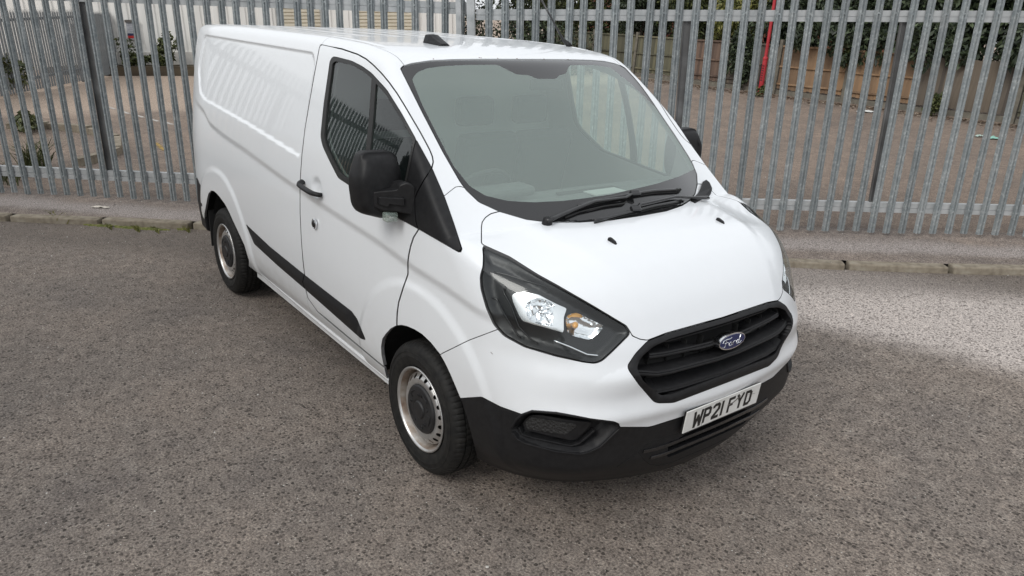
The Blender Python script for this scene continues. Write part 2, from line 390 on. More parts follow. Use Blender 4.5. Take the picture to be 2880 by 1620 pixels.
        L(fm.outputs[0],mp.inputs[0]); L(col,mp.inputs[6]); mp.inputs[7].default_value=(*colr,1); col=mp.outputs[2]
    fc=N(nt,'ShaderNodeMix',data_type='RGBA',blend_type='MULTIPLY'); fc.inputs[0].default_value=1; L(col,fc.inputs[6])
    L(ramp(nt,fin.outputs[0],[(.36,(.42,.41,.41)),(.5,(.98,.98,.98)),(.64,(1.62,1.60,1.56))]),fc.inputs[7]); col=fc.outputs[2]
    L(col,b.inputs['Base Color']); b.inputs['Roughness'].default_value=rough; b.inputs['Specular IOR Level'].default_value=.35
    ht=N(nt,'ShaderNodeMath',operation='MULTIPLY_ADD'); L(mk.outputs[0],ht.inputs[0]); ht.inputs[1].default_value=.55
    h3=N(nt,'ShaderNodeMath',operation='MULTIPLY'); L(fin.outputs[0],h3.inputs[0]); h3.inputs[1].default_value=.8; L(h3.outputs[0],ht.inputs[2])
    bp=N(nt,'ShaderNodeBump',i_Strength=bump,i_Distance=.007); L(ht.outputs[0],bp.inputs['Height']); L(bp.outputs[0],b.inputs['Normal'])
    return m
def poly_sheet(name,poly,mat,dz=0.,step=.5,kind='structure',thick=0):
    """ground sheet following gz() inside a polygon"""
    poly=np.array(poly,float); lo=poly.min(0);hi=poly.max(0); nx=max(2,int((hi[0]-lo[0])/step));ny=max(2,int((hi[1]-lo[1])/step))
    X,Y=np.meshgrid(np.linspace(lo[0]-.01,hi[0]+.01,nx+1),np.linspace(lo[1]-.01,hi[1]+.01,ny+1),indexing='ij')
    P=np.stack([X.ravel(),Y.ravel(),np.zeros(X.size)],1); i,j=np.meshgrid(np.arange(nx),np.arange(ny),indexing='ij'); a=(i*(ny+1)+j).ravel()
    T=np.concatenate([np.stack([a,a+ny+1,a+ny+2],1),np.stack([a,a+ny+2,a+1],1)])
    (P,T),_=split(P,T,sdpoly(P[:,0],P[:,1],poly)); P,T=compact(P,T); P[:,2]=gz(P[:,0],P[:,1])+(dz(P[:,0],P[:,1]) if callable(dz) else dz)
    return tag(link(name,mesh_np(name,P,T,mat,smooth=True)),kind=kind)
KB=np.array([(-24,-24.8),(-12,-10.0),(-6.0,-2.25),(-5.42,-1.46),(-4.83,-.67),(-3.4,.86),(-.82,3.4),(-.18,4.08),(.52,4.91),(3.2,8.2),(14,21)],float)
def perp(line,d):
    out=[]
    for i in range(len(line)):
        t=line[min(i+1,len(line)-1)]-line[max(i-1,0)]; t/=np.linalg.norm(t); out.append(line[i]+np.array([-t[1],t[0]])*d)
    return np.array(out)
# fence base lines
dL=np.array([.644,.765,0]);dR=np.array([.668,.744,0]); L0=np.array([-5.59,-.44,.10]);R0=np.array([-1.42,4.11,.24])
FL=np.array([L0+dL*s for s in (-24,-6,-2,0,3.0)])[:,:2]; FR=np.array([R0+dR*s for s in (-3.1,0,3,6,22)])[:,:2]; FB=np.concatenate([FL,FR])
pale=(.36,.325,.30)
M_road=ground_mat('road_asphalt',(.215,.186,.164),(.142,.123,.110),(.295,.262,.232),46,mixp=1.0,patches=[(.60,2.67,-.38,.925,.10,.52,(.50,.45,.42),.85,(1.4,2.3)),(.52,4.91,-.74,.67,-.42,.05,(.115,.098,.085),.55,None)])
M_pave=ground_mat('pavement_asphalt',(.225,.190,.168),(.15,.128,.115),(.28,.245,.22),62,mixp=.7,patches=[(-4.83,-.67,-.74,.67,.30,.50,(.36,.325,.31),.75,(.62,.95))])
M_yard=ground_mat('yard_asphalt',(.215,.172,.143),(.145,.118,.10),(.28,.23,.19),55,bump=.7,patches=[(-13.3,-.5,-.995,.10,.1,1.5,(.42,.335,.27),.85,None)])
road_poly=list(map(tuple,KB))+[(30,21),(30,-30),(-24,-30)]
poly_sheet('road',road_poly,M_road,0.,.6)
pv=list(map(tuple,perp(KB,.10)))
yd=[tuple(p) for p in FB]
poly_sheet('pavement',pv+[tuple(p) for p in perp(FB,.25)[::-1]],M_pave,.055,.35)
far=[(26,40),(-75,40),(-75,-60),(-24,-60)]
poly_sheet('yard',[tuple(p) for p in perp(FB,.25)]+[(26,30)]+far,M_yard,.052,1.2)
base=tag(MB().box((0,0,-1.25),(900,900,.5)).build('terrain',mottled('far_ground',(.09,.08,.07),(.13,.12,.10),scale=2)),kind='structure')
# kerb stones
M_kerb=mottled('kerb_concrete',(.16,.135,.10),(.25,.215,.165),scale=14,rough=.95,bump=.9,bscale=60,c3=(.30,.27,.215),dist=.004)
kr=tag(empty('kerb'),kind='structure'); kme=MB().box((0,0,0),(.86,.125,.16)).mesh('kerb_stone',M_kerb)
seg=np.linalg.norm(np.diff(KB,axis=0),axis=1); cum=np.concatenate([[0],np.cumsum(seg)])
def along(line,cum,s): return np.array([np.interp(s,cum,line[:,0]),np.interp(s,cum,line[:,1])])
for i,s in enumerate(np.arange(cum[2]-3.5,cum[8]+4,.9)):
    p=along(KB,cum,s);q=along(KB,cum,s+.88);t=(q-p);ang=math.atan2(t[1],t[0]);n_=np.array([-t[1],t[0]])/np.linalg.norm(t); c=(p+q)/2+n_*.052
    o=link('kerb_stone',kme,kr,(c[0],c[1],float(gz(c[0],c[1]))-.018+RNG.uniform(-.007,.005))); o.rotation_euler=(RNG.normal(0,.02),math.atan2(float(gz(*p)-gz(*q)),.88),ang+RNG.normal(0,.012))
    b_=o.modifiers.new('bevel','BEVEL'); b_.width=.014; b_.segments=2
# ================================================================ FRONT PALISADE FENCE
M_galv,nt,b=nodes('galvanised_steel'); L=nt.links.new; tc=N(nt,'ShaderNodeTexCoord'); oi=N(nt,'ShaderNodeObjectInfo')
va=N(nt,'ShaderNodeVectorMath',operation='ADD'); cx_=N(nt,'ShaderNodeVectorMath',operation='SCALE'); L(oi.outputs['Location'],cx_.inputs[0]); cx_.inputs['Scale'].default_value=3.7; L(tc.outputs['Object'],va.inputs[0]); L(cx_.outputs[0],va.inputs[1])
vo=N(nt,'ShaderNodeTexVoronoi',i_Scale=55); L(va.outputs[0],vo.inputs[0]); sc_=N(nt,'ShaderNodeSeparateColor'); L(vo.outputs['Color'],sc_.inputs[0])
no=N(nt,'ShaderNodeTexNoise',i_Scale=7,i_Detail=7,i_Roughness=.7); L(va.outputs[0],no.inputs[0]); rv=N(nt,'ShaderNodeMapRange'); L(oi.outputs['Random'],rv.inputs[0]); rv.inputs[3].default_value=.90; rv.inputs[4].default_value=1.12
mxg=N(nt,'ShaderNodeMix',data_type='RGBA',blend_type='MULTIPLY'); mxg.inputs[0].default_value=1
L(ramp(nt,no.outputs[0],[(.28,(.215,.24,.25)),(.5,(.285,.31,.315)),(.72,(.37,.385,.385))]),mxg.inputs[6]); L(ramp(nt,sc_.outputs[0],[(0,(.84,.86,.88)),(.8,(1,1,1)),(1,(1.3,1.3,1.3))]),mxg.inputs[7])
sv=N(nt,'ShaderNodeVectorMath',operation='SCALE'); L(mxg.outputs[2],sv.inputs[0]); L(rv.outputs[0],sv.inputs['Scale']); L(sv.outputs[0],b.inputs['Base Color']); b.inputs['Metallic'].default_value=.25; b.inputs['Roughness'].default_value=.55
M_rail=mottled('galvanised_rail',(.33,.35,.355),(.44,.455,.46),scale=8,rough=.5,bump=.1,metal=.25,c3=(.52,.53,.535))
M_post=mottled('weathered_post',(.07,.07,.07),(.13,.13,.13),scale=3,rough=.6,bump=.1,metal=.2,c3=(.24,.245,.25))
def frame(d):
    d=np.array(d,float); z=UP; d=d-z*(d@z); d/=np.linalg.norm(d); n_=np.cross(d,z); return d,n_,z      # along, towards the viewer, up
def pale_mesh(name,h,w,dep,tk,mat,bolts=(),tip=True):
    """W-section pale: x along the fence, y outwards, z up"""
    pr=[(-.5,0.),(-.40,-.05),(-.27,.92),(-.12,1.),(-.035,.35),(.035,.35),(.12,1.),(.27,.92),(.40,-.05),(.5,0.)]
    pr=[(a*w,b_*dep) for a,b_ in pr]; k=len(pr); P=[];Fc=[]
    zs=[0,h-.10 if tip else h]
    for z_ in zs:
        for a,b_ in pr: P.append((a,b_,z_))
        for a,b_ in pr: P.append((a,b_-tk,z_))
    for j in range(k-1): Fc.append([j,j+1,2*k+j+1,2*k+j]); Fc.append([k+j+1,k+j,3*k+j,3*k+j+1]); Fc.append([j+1,j,k+j,k+j+1])
    Fc.append([0,2*k,3*k,k]); Fc.append([k-1,2*k-1,4*k-1,3*k-1])
    if tip:
        b0=len(P); P+= [(-.42*w,.3*dep,h-.02),(0,.9*dep,h+.03),(.42*w,.3*dep,h-.02)]
        Fc+=[[2*k,2*k+2,b0],[2*k+2,2*k+4,b0],[2*k+3,2*k+6,b0+1],[2*k+5,2*k+8,b0+2],[2*k+7,2*k+9,b0+2]]
    mb=MB().add(P,Fc)
    for z_ in bolts: mb.lathe([(0.,.010),(.008,.010),(.010,.006),(.010,0.)],(0,dep*.35,z_),(0,1,0),8)
    return mb.mesh(name,mat)
def place(o,p,A): o.matrix_world=Matrix(((A[0][0],A[1][0],A[2][0],p[0]),(A[0][1],A[1][1],A[2][1],p[1]),(A[0][2],A[1][2],A[2][2],p[2]),(0,0,0,1)))
def post(par,p,A,h,w=.10,d=.045,name='fence_post',mat=None,z0=-.2):
    mb=MB(); zc,hh=(h+z0)/2,h-z0; mb.box((0,0,zc),(w,.006,hh)); mb.box((-w/2,0,zc),(.007,d,hh)); mb.box((w/2,0,zc),(.007,d,hh))
    o=mb.build(name,mat or M_post,None); place(o,p,A); o.parent=par; return o
def rail(par,p0,p1,z0,z1,mat,A,back=.012,name='rail'):
    L_=np.linalg.norm(np.array(p1)-np.array(p0)); mb=MB(); hgt=z1-z0
    mb.box((L_/2,-.004,z0+hgt*.23),(L_,.008,hgt*.44)); mb.box((L_/2,-.008,z0+hgt*.74),(L_,.012,hgt*.50)); mb.box((L_/2,-.030,z1-.003),(L_,.05,.006))
    mb.box((L_/2,-.010,z0+hgt*.47),(L_,.003,.012))
    o=mb.build(name,mat,None); place(o,np.array(p0)-A[1]*back,A); o.parent=par; return o
AR=frame(dR); AL=frame(dL); AL=(AL[0]*math.cos(.028)-AL[2]*math.sin(.028),AL[1],AL[2]*math.cos(.028)+AL[0]*math.sin(.028)); AR_P=AR
def fence_run(label,p0,A,s0,s1,pitch,phase,rails,posts,zb,h,cat='fence',bolts=(.21,2.06),lean=0,postw=.07):
    f=empty('palisade_fence',tuple(p0)); tag(f,label,cat,'galvanised palisade fence along the pavement'); bpy.context.view_layer.update()
    me=pale_mesh('pale',h,.071,.019,.0028,M_galv,bolts=bolts)
    s=phase+math.ceil((s0-phase)/pitch)*pitch
    while s<s1:
        o=link('pale',me); p=np.array(p0)+A[0]*s; B=A; r=RNG.normal(0,.0025)-lean+(RNG.normal(0,.010) if RNG.random()<.12 else 0); c_,q_=math.cos(r),math.sin(r)
        A2=(A[0]*c_-A[2]*q_,A[1],A[2]*c_+A[0]*q_); place(o,p+A[2]*(zb+RNG.uniform(-.012,.008)),A2); o.parent=f; o.matrix_parent_inverse=Matrix.Translation(-Vector(p0)); s+=pitch
    for (z0,z1) in rails:
        o=rail(f,np.array(p0)+A[0]*s0,np.array(p0)+A[0]*s1,z0,z1,M_rail,A); o.matrix_parent_inverse=Matrix.Translation(-Vector(p0))
    for sp_ in posts:
        o=post(f,np.array(p0)+A[0]*sp_-A[1]*.045,A,rails[1][0],postw,z0=rails[0][1]-.02); o.matrix_parent_inverse=Matrix.Translation(-Vector(p0))
    return f
# pales: left section bolts read at zoomed points, right section likewise
fence_run('galvanised steel palisade fence left of and behind the van',L0,AL,-9,2.93,.149,-.136,[(.180,.292),(2.000,2.11)],[-.965,-3.75],0.,2.42,bolts=(.207,2.066))
fence_run('galvanised steel palisade fence to the right of the van',R0,AR,-3.10,9.,.1495,-.003,[(.185,.286),(1.985,2.085)],[-1.10,.88,2.9],-.015,2.50,lean=-.009,bolts=(.226,2.072))
# gate posts where the two fences meet
gp=empty('gate_post',tuple(R0+AR[0]*-3.15)); tag(gp,'square galvanised gate post where the two palisade fences meet','post')
o=MB().box((0,0,1.3),(.075,.075,2.9)).build('post_tube',M_rail,None); place(o,R0+AR[0]*-3.15-AR[1]*.02,AR); o.parent=gp; o.matrix_parent_inverse=Matrix.Translation(-gp.location)
o=MB().box((0,0,1.2),(.05,.05,2.4)).box((.0,-.05,1.9),(.02,.06,.10)).build('hinge_bar',M_rail,None); place(o,R0+AR[0]*-3.27-AR[1]*.02,AR); o.parent=gp; o.matrix_parent_inverse=Matrix.Translation(-gp.location)
# ================================================================ YARD: left palisade and white building
zg=lambda p: float(gz(p[0],p[1]))+.05
def back_fence(name,label,a,b_,h,pitch,mat,rails=((.20,.26),(1.44,1.50)),group=None,kindname='palisade_fence'):
    a=np.array([*a,zg(a)]);b_=np.array([*b_,zg(b_)]); d=b_-a; L_=np.linalg.norm(d[:2]); A=frame((d[0],d[1],0)); 
    if A[1]@(CP-a)<0: pass
    f=empty(kindname,tuple(a)); tag(f,label,'fence',group); me=pale_mesh('pale',h,.074,.015,.004,mat)
    n_=int(L_/pitch)
    for i in range(n_+1):
        o=link('pale',me); p=a+(b_-a)*(i/n_ if n_ else 0); place(o,p+A[2]*.05,A); o.parent=f; o.matrix_parent_inverse=Matrix.Translation(-Vector(a))
    for z0,z1 in rails:
        o=rail(f,a,b_,z0,z1,M_rail,A,back=.015); o.matrix_parent_inverse=Matrix.Translation(-Vector(a))
    for s in np.arange(0,L_+.1,2.75):
        o=post(f,a+(b_-a)*min(1,s/L_)-A[1]*.06,A,h-.25,.07); o.matrix_parent_inverse=Matrix.Translation(-Vector(a))
    return f
M_galv2=mottled('grey_galvanised',(.20,.215,.225),(.26,.275,.28),scale=5,rough=.6,metal=.2,bump=0)
G1=gnd((-260,330),.05)[:2]; G2=gnd((242,231),.05)[:2]; G3=gnd((310,214),.05)[:2]; G4=gnd((348,196),.05)[:2]
back_fence('f','grey palisade fence down the left side of the yard, longest run',G1,G2,1.72,.112,M_galv2)
back_fence('f','grey palisade fence in the yard, middle stretch between its two corners',G2,G3,1.66,.10,M_galv2)
back_fence('f','short grey palisade return beside the white building and its sign',G3,G4,1.62,.085,M_galv2)
# building
bd=np.array([.53,.85,0]);bd/=np.linalg.norm(bd); B0=np.array([-21.8,2.4,.1]); AB=frame(bd)
M_clad=mottled('white_cladding',(.70,.69,.66),(.80,.79,.76),scale=3,rough=.5,bump=0,stretch=(1,1,.25))
M_shut=mottled('cream_shutter',(.55,.50,.40),(.63,.58,.47),scale=3,rough=.5,bump=0)
bl=empty('white_building',tuple(B0)); tag(bl,'white corrugated metal industrial unit with cream roller shutters beyond the yard','building')
TB=Matrix.Translation(-Vector(B0))
def onb(o): place(o,B0,AB); o.parent=bl; o.matrix_parent_inverse=TB; return o
def corr(name,s0,s1,z0,z1,mat,pitch=.25,dep=.035,y=0):
    xs=[];s=s0
    while s<s1-.001:
        for fx,fd in ((0,0),(.32,0),(.40,1),(.92,1)): xs.append((min(s+fx*pitch,s1),y+fd*dep))
        s+=pitch
    xs.append((s1,y)); P=[(x,d,z_) for z_ in (z0,z1) for x,d in xs]+[(s0,y-.15,z0),(s1,y-.15,z0),(s0,y-.15,z1),(s1,y-.15,z1)]; k=len(xs)
    Fc=[[j,j+1,k+j+1,k+j] for j in range(k-1)]+[[2*k+1,2*k,2*k+2,2*k+3],[0,k,2*k+2,2*k],[k-1,2*k+1,2*k+3,2*k-1]]
    return onb(MB().add(P,Fc).build(name,mat,None))
def shutter(s0,s1,z0,z1):
    n_=int((z1-z0)/.095); P=[];Fc=[]; 
    for i in range(n_+1):
        z_=z0+(z1-z0)*i/n_
        for x in (s0,s1): P.append((x,-.02,z_))
        if i<n_:
            for x in (s0,s1): P.append((x,.015,z_+(z1-z0)/n_*.25))
            for x in (s0,s1): P.append((x,.015,z_+(z1-z0)/n_*.85))
    k=len(P)//2
    Fc=[[2*j,2*j+1,2*j+3,2*j+2] for j in range(k-1)]
    return onb(MB().add(P,Fc).build('roller_shutter',M_shut,None))
SH=[(4.15,5.35),(6.40,8.10)]
prev=-9.0
for a,b_ in SH:
    corr('cladding_panel',prev,a-.06,.55,6.2,M_clad); shutter(a,b_,.1,4.2); corr('cladding_panel',a-.06,b_+.06,4.25,6.2,M_clad)
    onb(MB().box((a-.03,0,2.1),(.07,.12,4.3)).build('shutter_guide',plain('guide_grey_%d'%int(a*10),(.34,.34,.33),.6),None)); onb(MB().box((b_+.03,0,2.1),(.07,.12,4.3)).build('shutter_guide',bpy.data.materials['guide_grey_%d'%int(a*10)],None)); prev=b_+.06
corr('cladding_panel',prev,9.35,.55,6.2,M_clad)
M_brick=mottled('base_brick',(.55,.53,.50),(.66,.64,.60),scale=9,rough=.8,bump=.2)
for a,b_ in ((-9,4.09),(5.41,6.34),(8.16,9.35)): onb(MB().box(((a+b_)/2,-.04,.25),(b_-a,.2,.62)).build('plinth',M_brick,None))
onb(MB().box((.17,-4,6.3),(18.4,8.6,.18)).build('roof',plain('roof_grey',(.35,.35,.34),.7),None))
onb(MB().box((9.30,-4,3.1),(.12,8,6.1)).build('end_wall',M_clad,None)); onb(MB().box((-9,-4,3.1),(.12,8,6.1)).build('end_wall',M_clad,None))
onb(MB().box((9.42,.03,3.0),(.09,.09,6.0)).build('downpipe',plain('downpipe_brown',(.22,.08,.05),.5),None))
# sign on the wall
def wallpt(px): w_=plane(px,B0+AB[1]*.10,AB[1])-B0; return w_@AB[0],w_@AB[2]
sa=wallpt((352,62)); sb_=wallpt((393,112)); sw_,sh_=sb_[0]-sa[0],sa[1]-sb_[1]; sx_,sz_=(sa[0]+sb_[0])/2,(sa[1]+sb_[1])/2
sg=empty('notice_board',tuple(B0+AB[0]*sx_+AB[2]*sz_)); tag(sg,'grey wall notice with a navy and red band at its foot on the white building','sign'); bpy.context.view_layer.update()
def ons(o): place(o,B0,AB); o.parent=sg; o.matrix_parent_inverse=Matrix.Translation(-sg.location)
ons(MB().box((sx_,.07,sz_),(sw_,.03,sh_)).build('sign_panel',plain('sign_grey',(.42,.43,.46),.5),None))
ons(MB().box((sx_,.088,sz_-sh_*.20),(sw_*.98,.006,sh_*.13)).build('navy_band',plain('sign_navy',(.03,.035,.09),.5),None))
ons(MB().box((sx_,.088,sz_-sh_*.34),(sw_*.98,.006,sh_*.14)).build('red_band',plain('sign_red',(.50,.03,.03),.5),None))
mb=MB()
for k in range(5): mb.box((sx_-sw_*.02,.0885,sz_+sh_*(.40-.11*k)),(sw_*(.7 if k%2 else .5),.003,sh_*.035))
ons(mb.build('faint_lettering',plain('sign_print',(.28,.29,.32),.5),None))
ons(MB().box((sx_,.10,sz_+sh_*.56),(sw_*1.05,.06,.06)).build('sign_lamp_bar',plain('bar_dark',(.10,.09,.08),.6),None))
# planter edge and soil in front of the building
M_soil=mottled('bed_soil',(.035,.025,.016),(.085,.06,.035),scale=8,rough=1,bump=.8,bscale=30,dist=.03,c3=(.05,.065,.02))
pb=empty('planting_bed',tuple(B0)); tag(pb,'low retained planting bed of soil and moss along the white building','planter')
for nm,box_,mt in (('bed_edge',((1.9,1.15,.10),(7.6,.12,.30)),mottled('bed_edge_timber',(.04,.03,.02),(.09,.07,.045),scale=4,rough=.9,bump=.3,stretch=(.3,1,1))),('bed_soil',((1.9,.55,.10),(7.6,1.15,.22)),M_soil)):
    o=MB().box(*box_).build(nm,mt,None); place(o,B0,AB); o.parent=pb; o.matrix_parent_inverse=TB
# ================================================================ FOLIAGE
def leafmat(name,c1,c2,c3):
    m,nt,b=nodes(name); g=N(nt,'ShaderNodeNewGeometry'); 
    nt.links.new(ramp(nt,g.outputs['Random Per Island'],[(0,c1),(.55,c2),(1,c3)]),b.inputs['Base Color']); b.inputs['Roughness'].default_value=.5; b.inputs['Specular IOR Level'].default_value=.4
    return m
LM_dark=leafmat('laurel_leaves',(.010,.016,.009),(.030,.044,.022),(.095,.125,.065))
LM_mid=leafmat('hedge_leaves',(.018,.026,.010),(.05,.065,.022),(.11,.12,.04))
LM_yel=leafmat('yellow_green_leaves',(.07,.085,.015),(.15,.16,.04),(.26,.24,.08))
LM_grass=leafmat('weed_leaves',(.025,.035,.010),(.07,.085,.03),(.14,.15,.06))
M_bark=mottled('bark',(.05,.04,.03),(.11,.09,.07),scale=9,rough=.95,bump=.5,stretch=(1,1,.2))
def leaves(name,centres,radii,n,size,mat,parent,droop=.5,rng=RNG,shell_=.55,elong=2.1):
    centres=np.asarray(centres,float);radii=np.asarray(radii,float)
    vol=radii.prod(1); w_=vol/vol.sum(); k=rng.choice(len(centres),n,p=w_)
    d=rng.normal(size=(n,3)); d/=np.linalg.norm(d,axis=1)[:,None]; r=shell_+(1-shell_)*rng.random(n)**.6
    c=centres[k]+d*radii[k]*r[:,None]
    ax=rng.normal(size=(n,3))+d*.7; ax[:,2]-=droop; ax/=np.linalg.norm(ax,axis=1)[:,None]
    s_=np.cross(ax,rng.normal(size=(n,3))); s_/=np.linalg.norm(s_,axis=1)[:,None]; nn_=np.cross(ax,s_)
    L_=(size*rng.uniform(.6,1.3,n))[:,None]; W_=L_/elong/2
    P=np.stack([c-ax*L_/2,c+s_*W_+nn_*L_*.06,c+ax*L_/2-nn_*L_*.10,c-s_*W_+nn_*L_*.06],1).reshape(-1,3); Q=np.arange(4*n).reshape(n,4)
    return link(name,mesh_np(name,P,Q,mat),parent)
def shrub(name,label,cat,c,r,nl,nleaf,size,mat,trunk=None,group=None,droop=.5,sub=.42,elong=2.1):
    """c base centre, r half extents; crown of many overlapping clumps"""
    c=np.asarray(c,float); e=empty(name,tuple(c)); tag(e,label,cat,group); cs=[];rs=[]
    for _ in range(nl):
        d=RNG.normal(size=3); d/=np.linalg.norm(d); q=RNG.random()**.5; cs.append(np.array([0,0,r[2]])+d*np.array(r)*q*.78); rs.append(np.array(r)*sub*RNG.uniform(.55,1.1))
    o=leaves('crown',cs,np.clip(rs,.10,1.1),nleaf,size,mat,e,droop,elong=elong)
    if trunk:
        mb=MB(); 
        for _ in range(trunk):
            t_=cs[RNG.integers(len(cs))]*.9; b0=np.array([RNG.normal(0,.1)*r[0],RNG.normal(0,.1)*r[1],-.1]); m_=(b0+t_)/2+np.array([*RNG.normal(0,.08,2),.1]); mb.tube([b0,m_,t_],[.035*(.5+r[2]*.5),.022*(.5+r[2]*.5),.008],6)
        mb.build('trunk',M_bark,e)
    return e
# ================================================================ WOODEN FENCE, RED POLE, HEDGES (right background)
WY=13.85; zf=float(gz(0,WY))+.05
M_wood={}
def wood(name,a,b_,c_):
    m=mottled(name,a,b_,scale=3.2,rough=.85,bump=.25,c3=c_,stretch=(3,3,.35),bscale=14); nt=m.node_tree; b=nt.nodes['Principled BSDF']; src=b.inputs['Base Color'].links[0].from_socket
    oi=N(nt,'ShaderNodeObjectInfo'); r=ramp(nt,oi.outputs['Random'],[(0,(.62,.62,.64)),(.5,(1,1,1)),(1,(1.25,1.2,1.12))]); x=N(nt,'ShaderNodeMix',data_type='RGBA',blend_type='MULTIPLY'); x.inputs[0].default_value=1; nt.links.new(src,x.inputs[6]); nt.links.new(r,x.inputs[7]); nt.links.new(x.outputs[2],b.inputs['Base Color']); return m
M_wo=[wood('fresh_board',(.185,.112,.062),(.25,.162,.096),(.31,.215,.14)),wood('weathered_board',(.075,.062,.05),(.12,.10,.08),(.17,.148,.118)),wood('greenish_board',(.075,.075,.05),(.12,.115,.075),(.17,.155,.11)),wood('reddish_board',(.10,.065,.048),(.15,.10,.075),(.19,.135,.10))]
M_conc=mottled('concrete_post',(.11,.10,.08),(.17,.155,.125),scale=8,rough=.9,bump=.3)
def wx(px,y=WY): return aty(px,y)[0]
panels=[]; edges_px=[(1580,0),(1830,1),(1980,2),(2187,3),(2330,0),(2500,0),(2700,0),(2880,0)]
xsP=[-16.6,-14.9,-13.1,-11.35,-9.85,-8.35,-6.55,-4.98,-3.05,-1.3,.6,2.6,4.6]
labels=['far left grey-brown closeboard panel of the yard fence, behind the van roof','second grey-brown closeboard panel of the yard fence','greenish closeboard panel near the red pole','reddish brown closeboard panel left of the ivy','dark closeboard panel just left of the red pole','bright orange new closeboard panel right of the red pole','second orange closeboard panel, right of the ivy sprig','long weathered grey panel without visible rails','old greenish panel with three rails at the right edge','closeboard panel past the right edge','closeboard panel beyond','closeboard panel far right']
mat_i=[2,2,2,3,1,0,0,1,2,1,1,1]; flip=[0,0,0,0,0,0,0,1,0,0,0,0]
for i in range(len(xsP)-1):
    x0,x1=xsP[i],xsP[i+1]
    if x0>-1.2: continue
    h=1.02 if i!=5 and i!=6 else 1.06; zt=float(gz(0,WY))
    f=empty('fence_panel',((x0+x1)/2,WY,zf)); tag(f,labels[i],'fence panel','wooden fence panels along the back of the yard'); loc=Vector(((x0+x1)/2,WY,zf))
    tilt=UP
    def put(mbx,nm,mt): 
        o=mbx.build(nm,mt,f); return o
    nb=int((x1-x0-.12)/.078); bw=(x1-x0-.12)/nb
    bme=MB().box((0,0,h/2+.11),(bw*1.0,.012,h-.06),ax=[[.966,.26,0],[-.26,.966,0],[0,0,1]]).mesh('board',M_wo[mat_i[i]])
    for k in range(nb):
        o=link('board',bme,f,(-(x1-x0)/2+.06+(k+.5)*bw,RNG.uniform(-.004,.004)+(-.03 if flip[i] else 0),RNG.uniform(-.012,.012))); o.rotation_euler=(0,.0,RNG.normal(0,.02))
    for z_ in ((.16,.56,1.02) if i not in (7,) else ()): put(MB().box((0,-.030,z_+.1),(x1-x0-.12,.035,.04)),'rail',M_wo[mat_i[i]])
    put(MB().box((0,0,.04),(x1-x0-.11,.04,.14)),'gravel_board',M_conc)
    put(MB().box((-(x1-x0)/2,-.005,h/2+.1),(.08,.08,h+.22)),'post',M_conc)
    f.rotation_euler=(-.0458,-.0112,0)
pole=gnd((2137,266),.05); pt=aty((2179,0),pole[1]); pd=pt-pole; pd/=np.linalg.norm(pd); 
rp_=empty('red_pole',tuple(pole)); tag(rp_,'tall red painted steel pole with a thicker base standing before the wooden fence','pole')
M_red=mottled('red_paint',(.36,.022,.03),(.46,.035,.045),scale=6,rough=.45,bump=.05)
o=MB().lathe([(0,.058),(.80,.055),(.82,.062),(.86,.060),(.88,.038)],(0,0,0),pd,20,ref=(1,0,0)).build('pole_base',M_red,rp_,smooth=False); o=MB().lathe([(.87,.038),(6.5,.032)],(0,0,0),pd,16,ref=(1,0,0)).build('pole_shaft',M_red,rp_)
for k in range(7): MB().box(pd*(.34+.055*k)+np.array([.012,-.058,0]),(.05,.004,.030)).build('stencilled_letter',plain('stencil_dark',(.10,.01,.012),.6) if k==0 else bpy.data.materials['stencil_dark'],rp_)
MB().box(pd*.45+np.array([-.058,-.02,0]),(.03,.05,.52)).build('cable_guard',plain('cable_guard_black',(.015,.015,.015),.5),rp_)
# hedges hanging over the wooden fence
def at_y(px,y): return aty(px,y)
hz=zf
HG=[(-14.6,15.6,.9,2.6,LM_dark,'dark evergreen hedge mass over the fence behind the van aerial',.11,9500),(-12.4,15.3,1.1,2.6,LM_mid,'olive hedge behind the grey fence panels',.11,9500),(-10.4,14.9,1.1,2.4,LM_yel,'yellow-green shrub behind the fence left of the red pole',.12,7500),(-8.9,15.2,1.2,2.8,LM_dark,'dark ivy-like shrub directly behind the red pole',.12,9000),(-7.0,15.1,1.3,2.9,LM_dark,'dark laurel hanging over the orange fence panels',.15,9500),(-5.2,15.2,1.3,2.9,LM_dark,'dark laurel bush with drooping leaves over the last orange panel',.17,9500),(-3.5,15.2,1.4,3.0,LM_dark,'dark laurel above the long weathered panel',.18,9500),(-1.7,15.0,1.2,2.7,LM_mid,'laurel with lighter leaf sprays above the old panel at the right',.19,7500),(.3,15.3,1.3,2.9,LM_dark,'laurel at the far right edge of the yard',.18,5000)]
for x,y,rx,hh,mt,lab,sz,n_ in HG:
    shrub('laurel_bush',lab,'bush',(x,y,hz+.62),(rx,1.0,hh*.5),26,n_,sz,mt,trunk=5,group='bushes overhanging the wooden fence',droop=.9,elong=2.6)
for o_b in [o for o in COL.objects if o.name.startswith('laurel_bush') and o.type=='EMPTY' and o.location.x>-8]:
    cs=[(RNG.uniform(-.85,.85),13.62-o_b.location.y+RNG.uniform(-.1,.15),RNG.uniform(1.75,2.35)-o_b.location.z) for _ in range(9)]; leaves('overhanging_spray',cs,[(.26,.16,RNG.uniform(.18,.40)) for _ in range(9)],900,.15,LM_dark if o_b.location.x<-2 else LM_mid,o_b,1.1,elong=2.8)
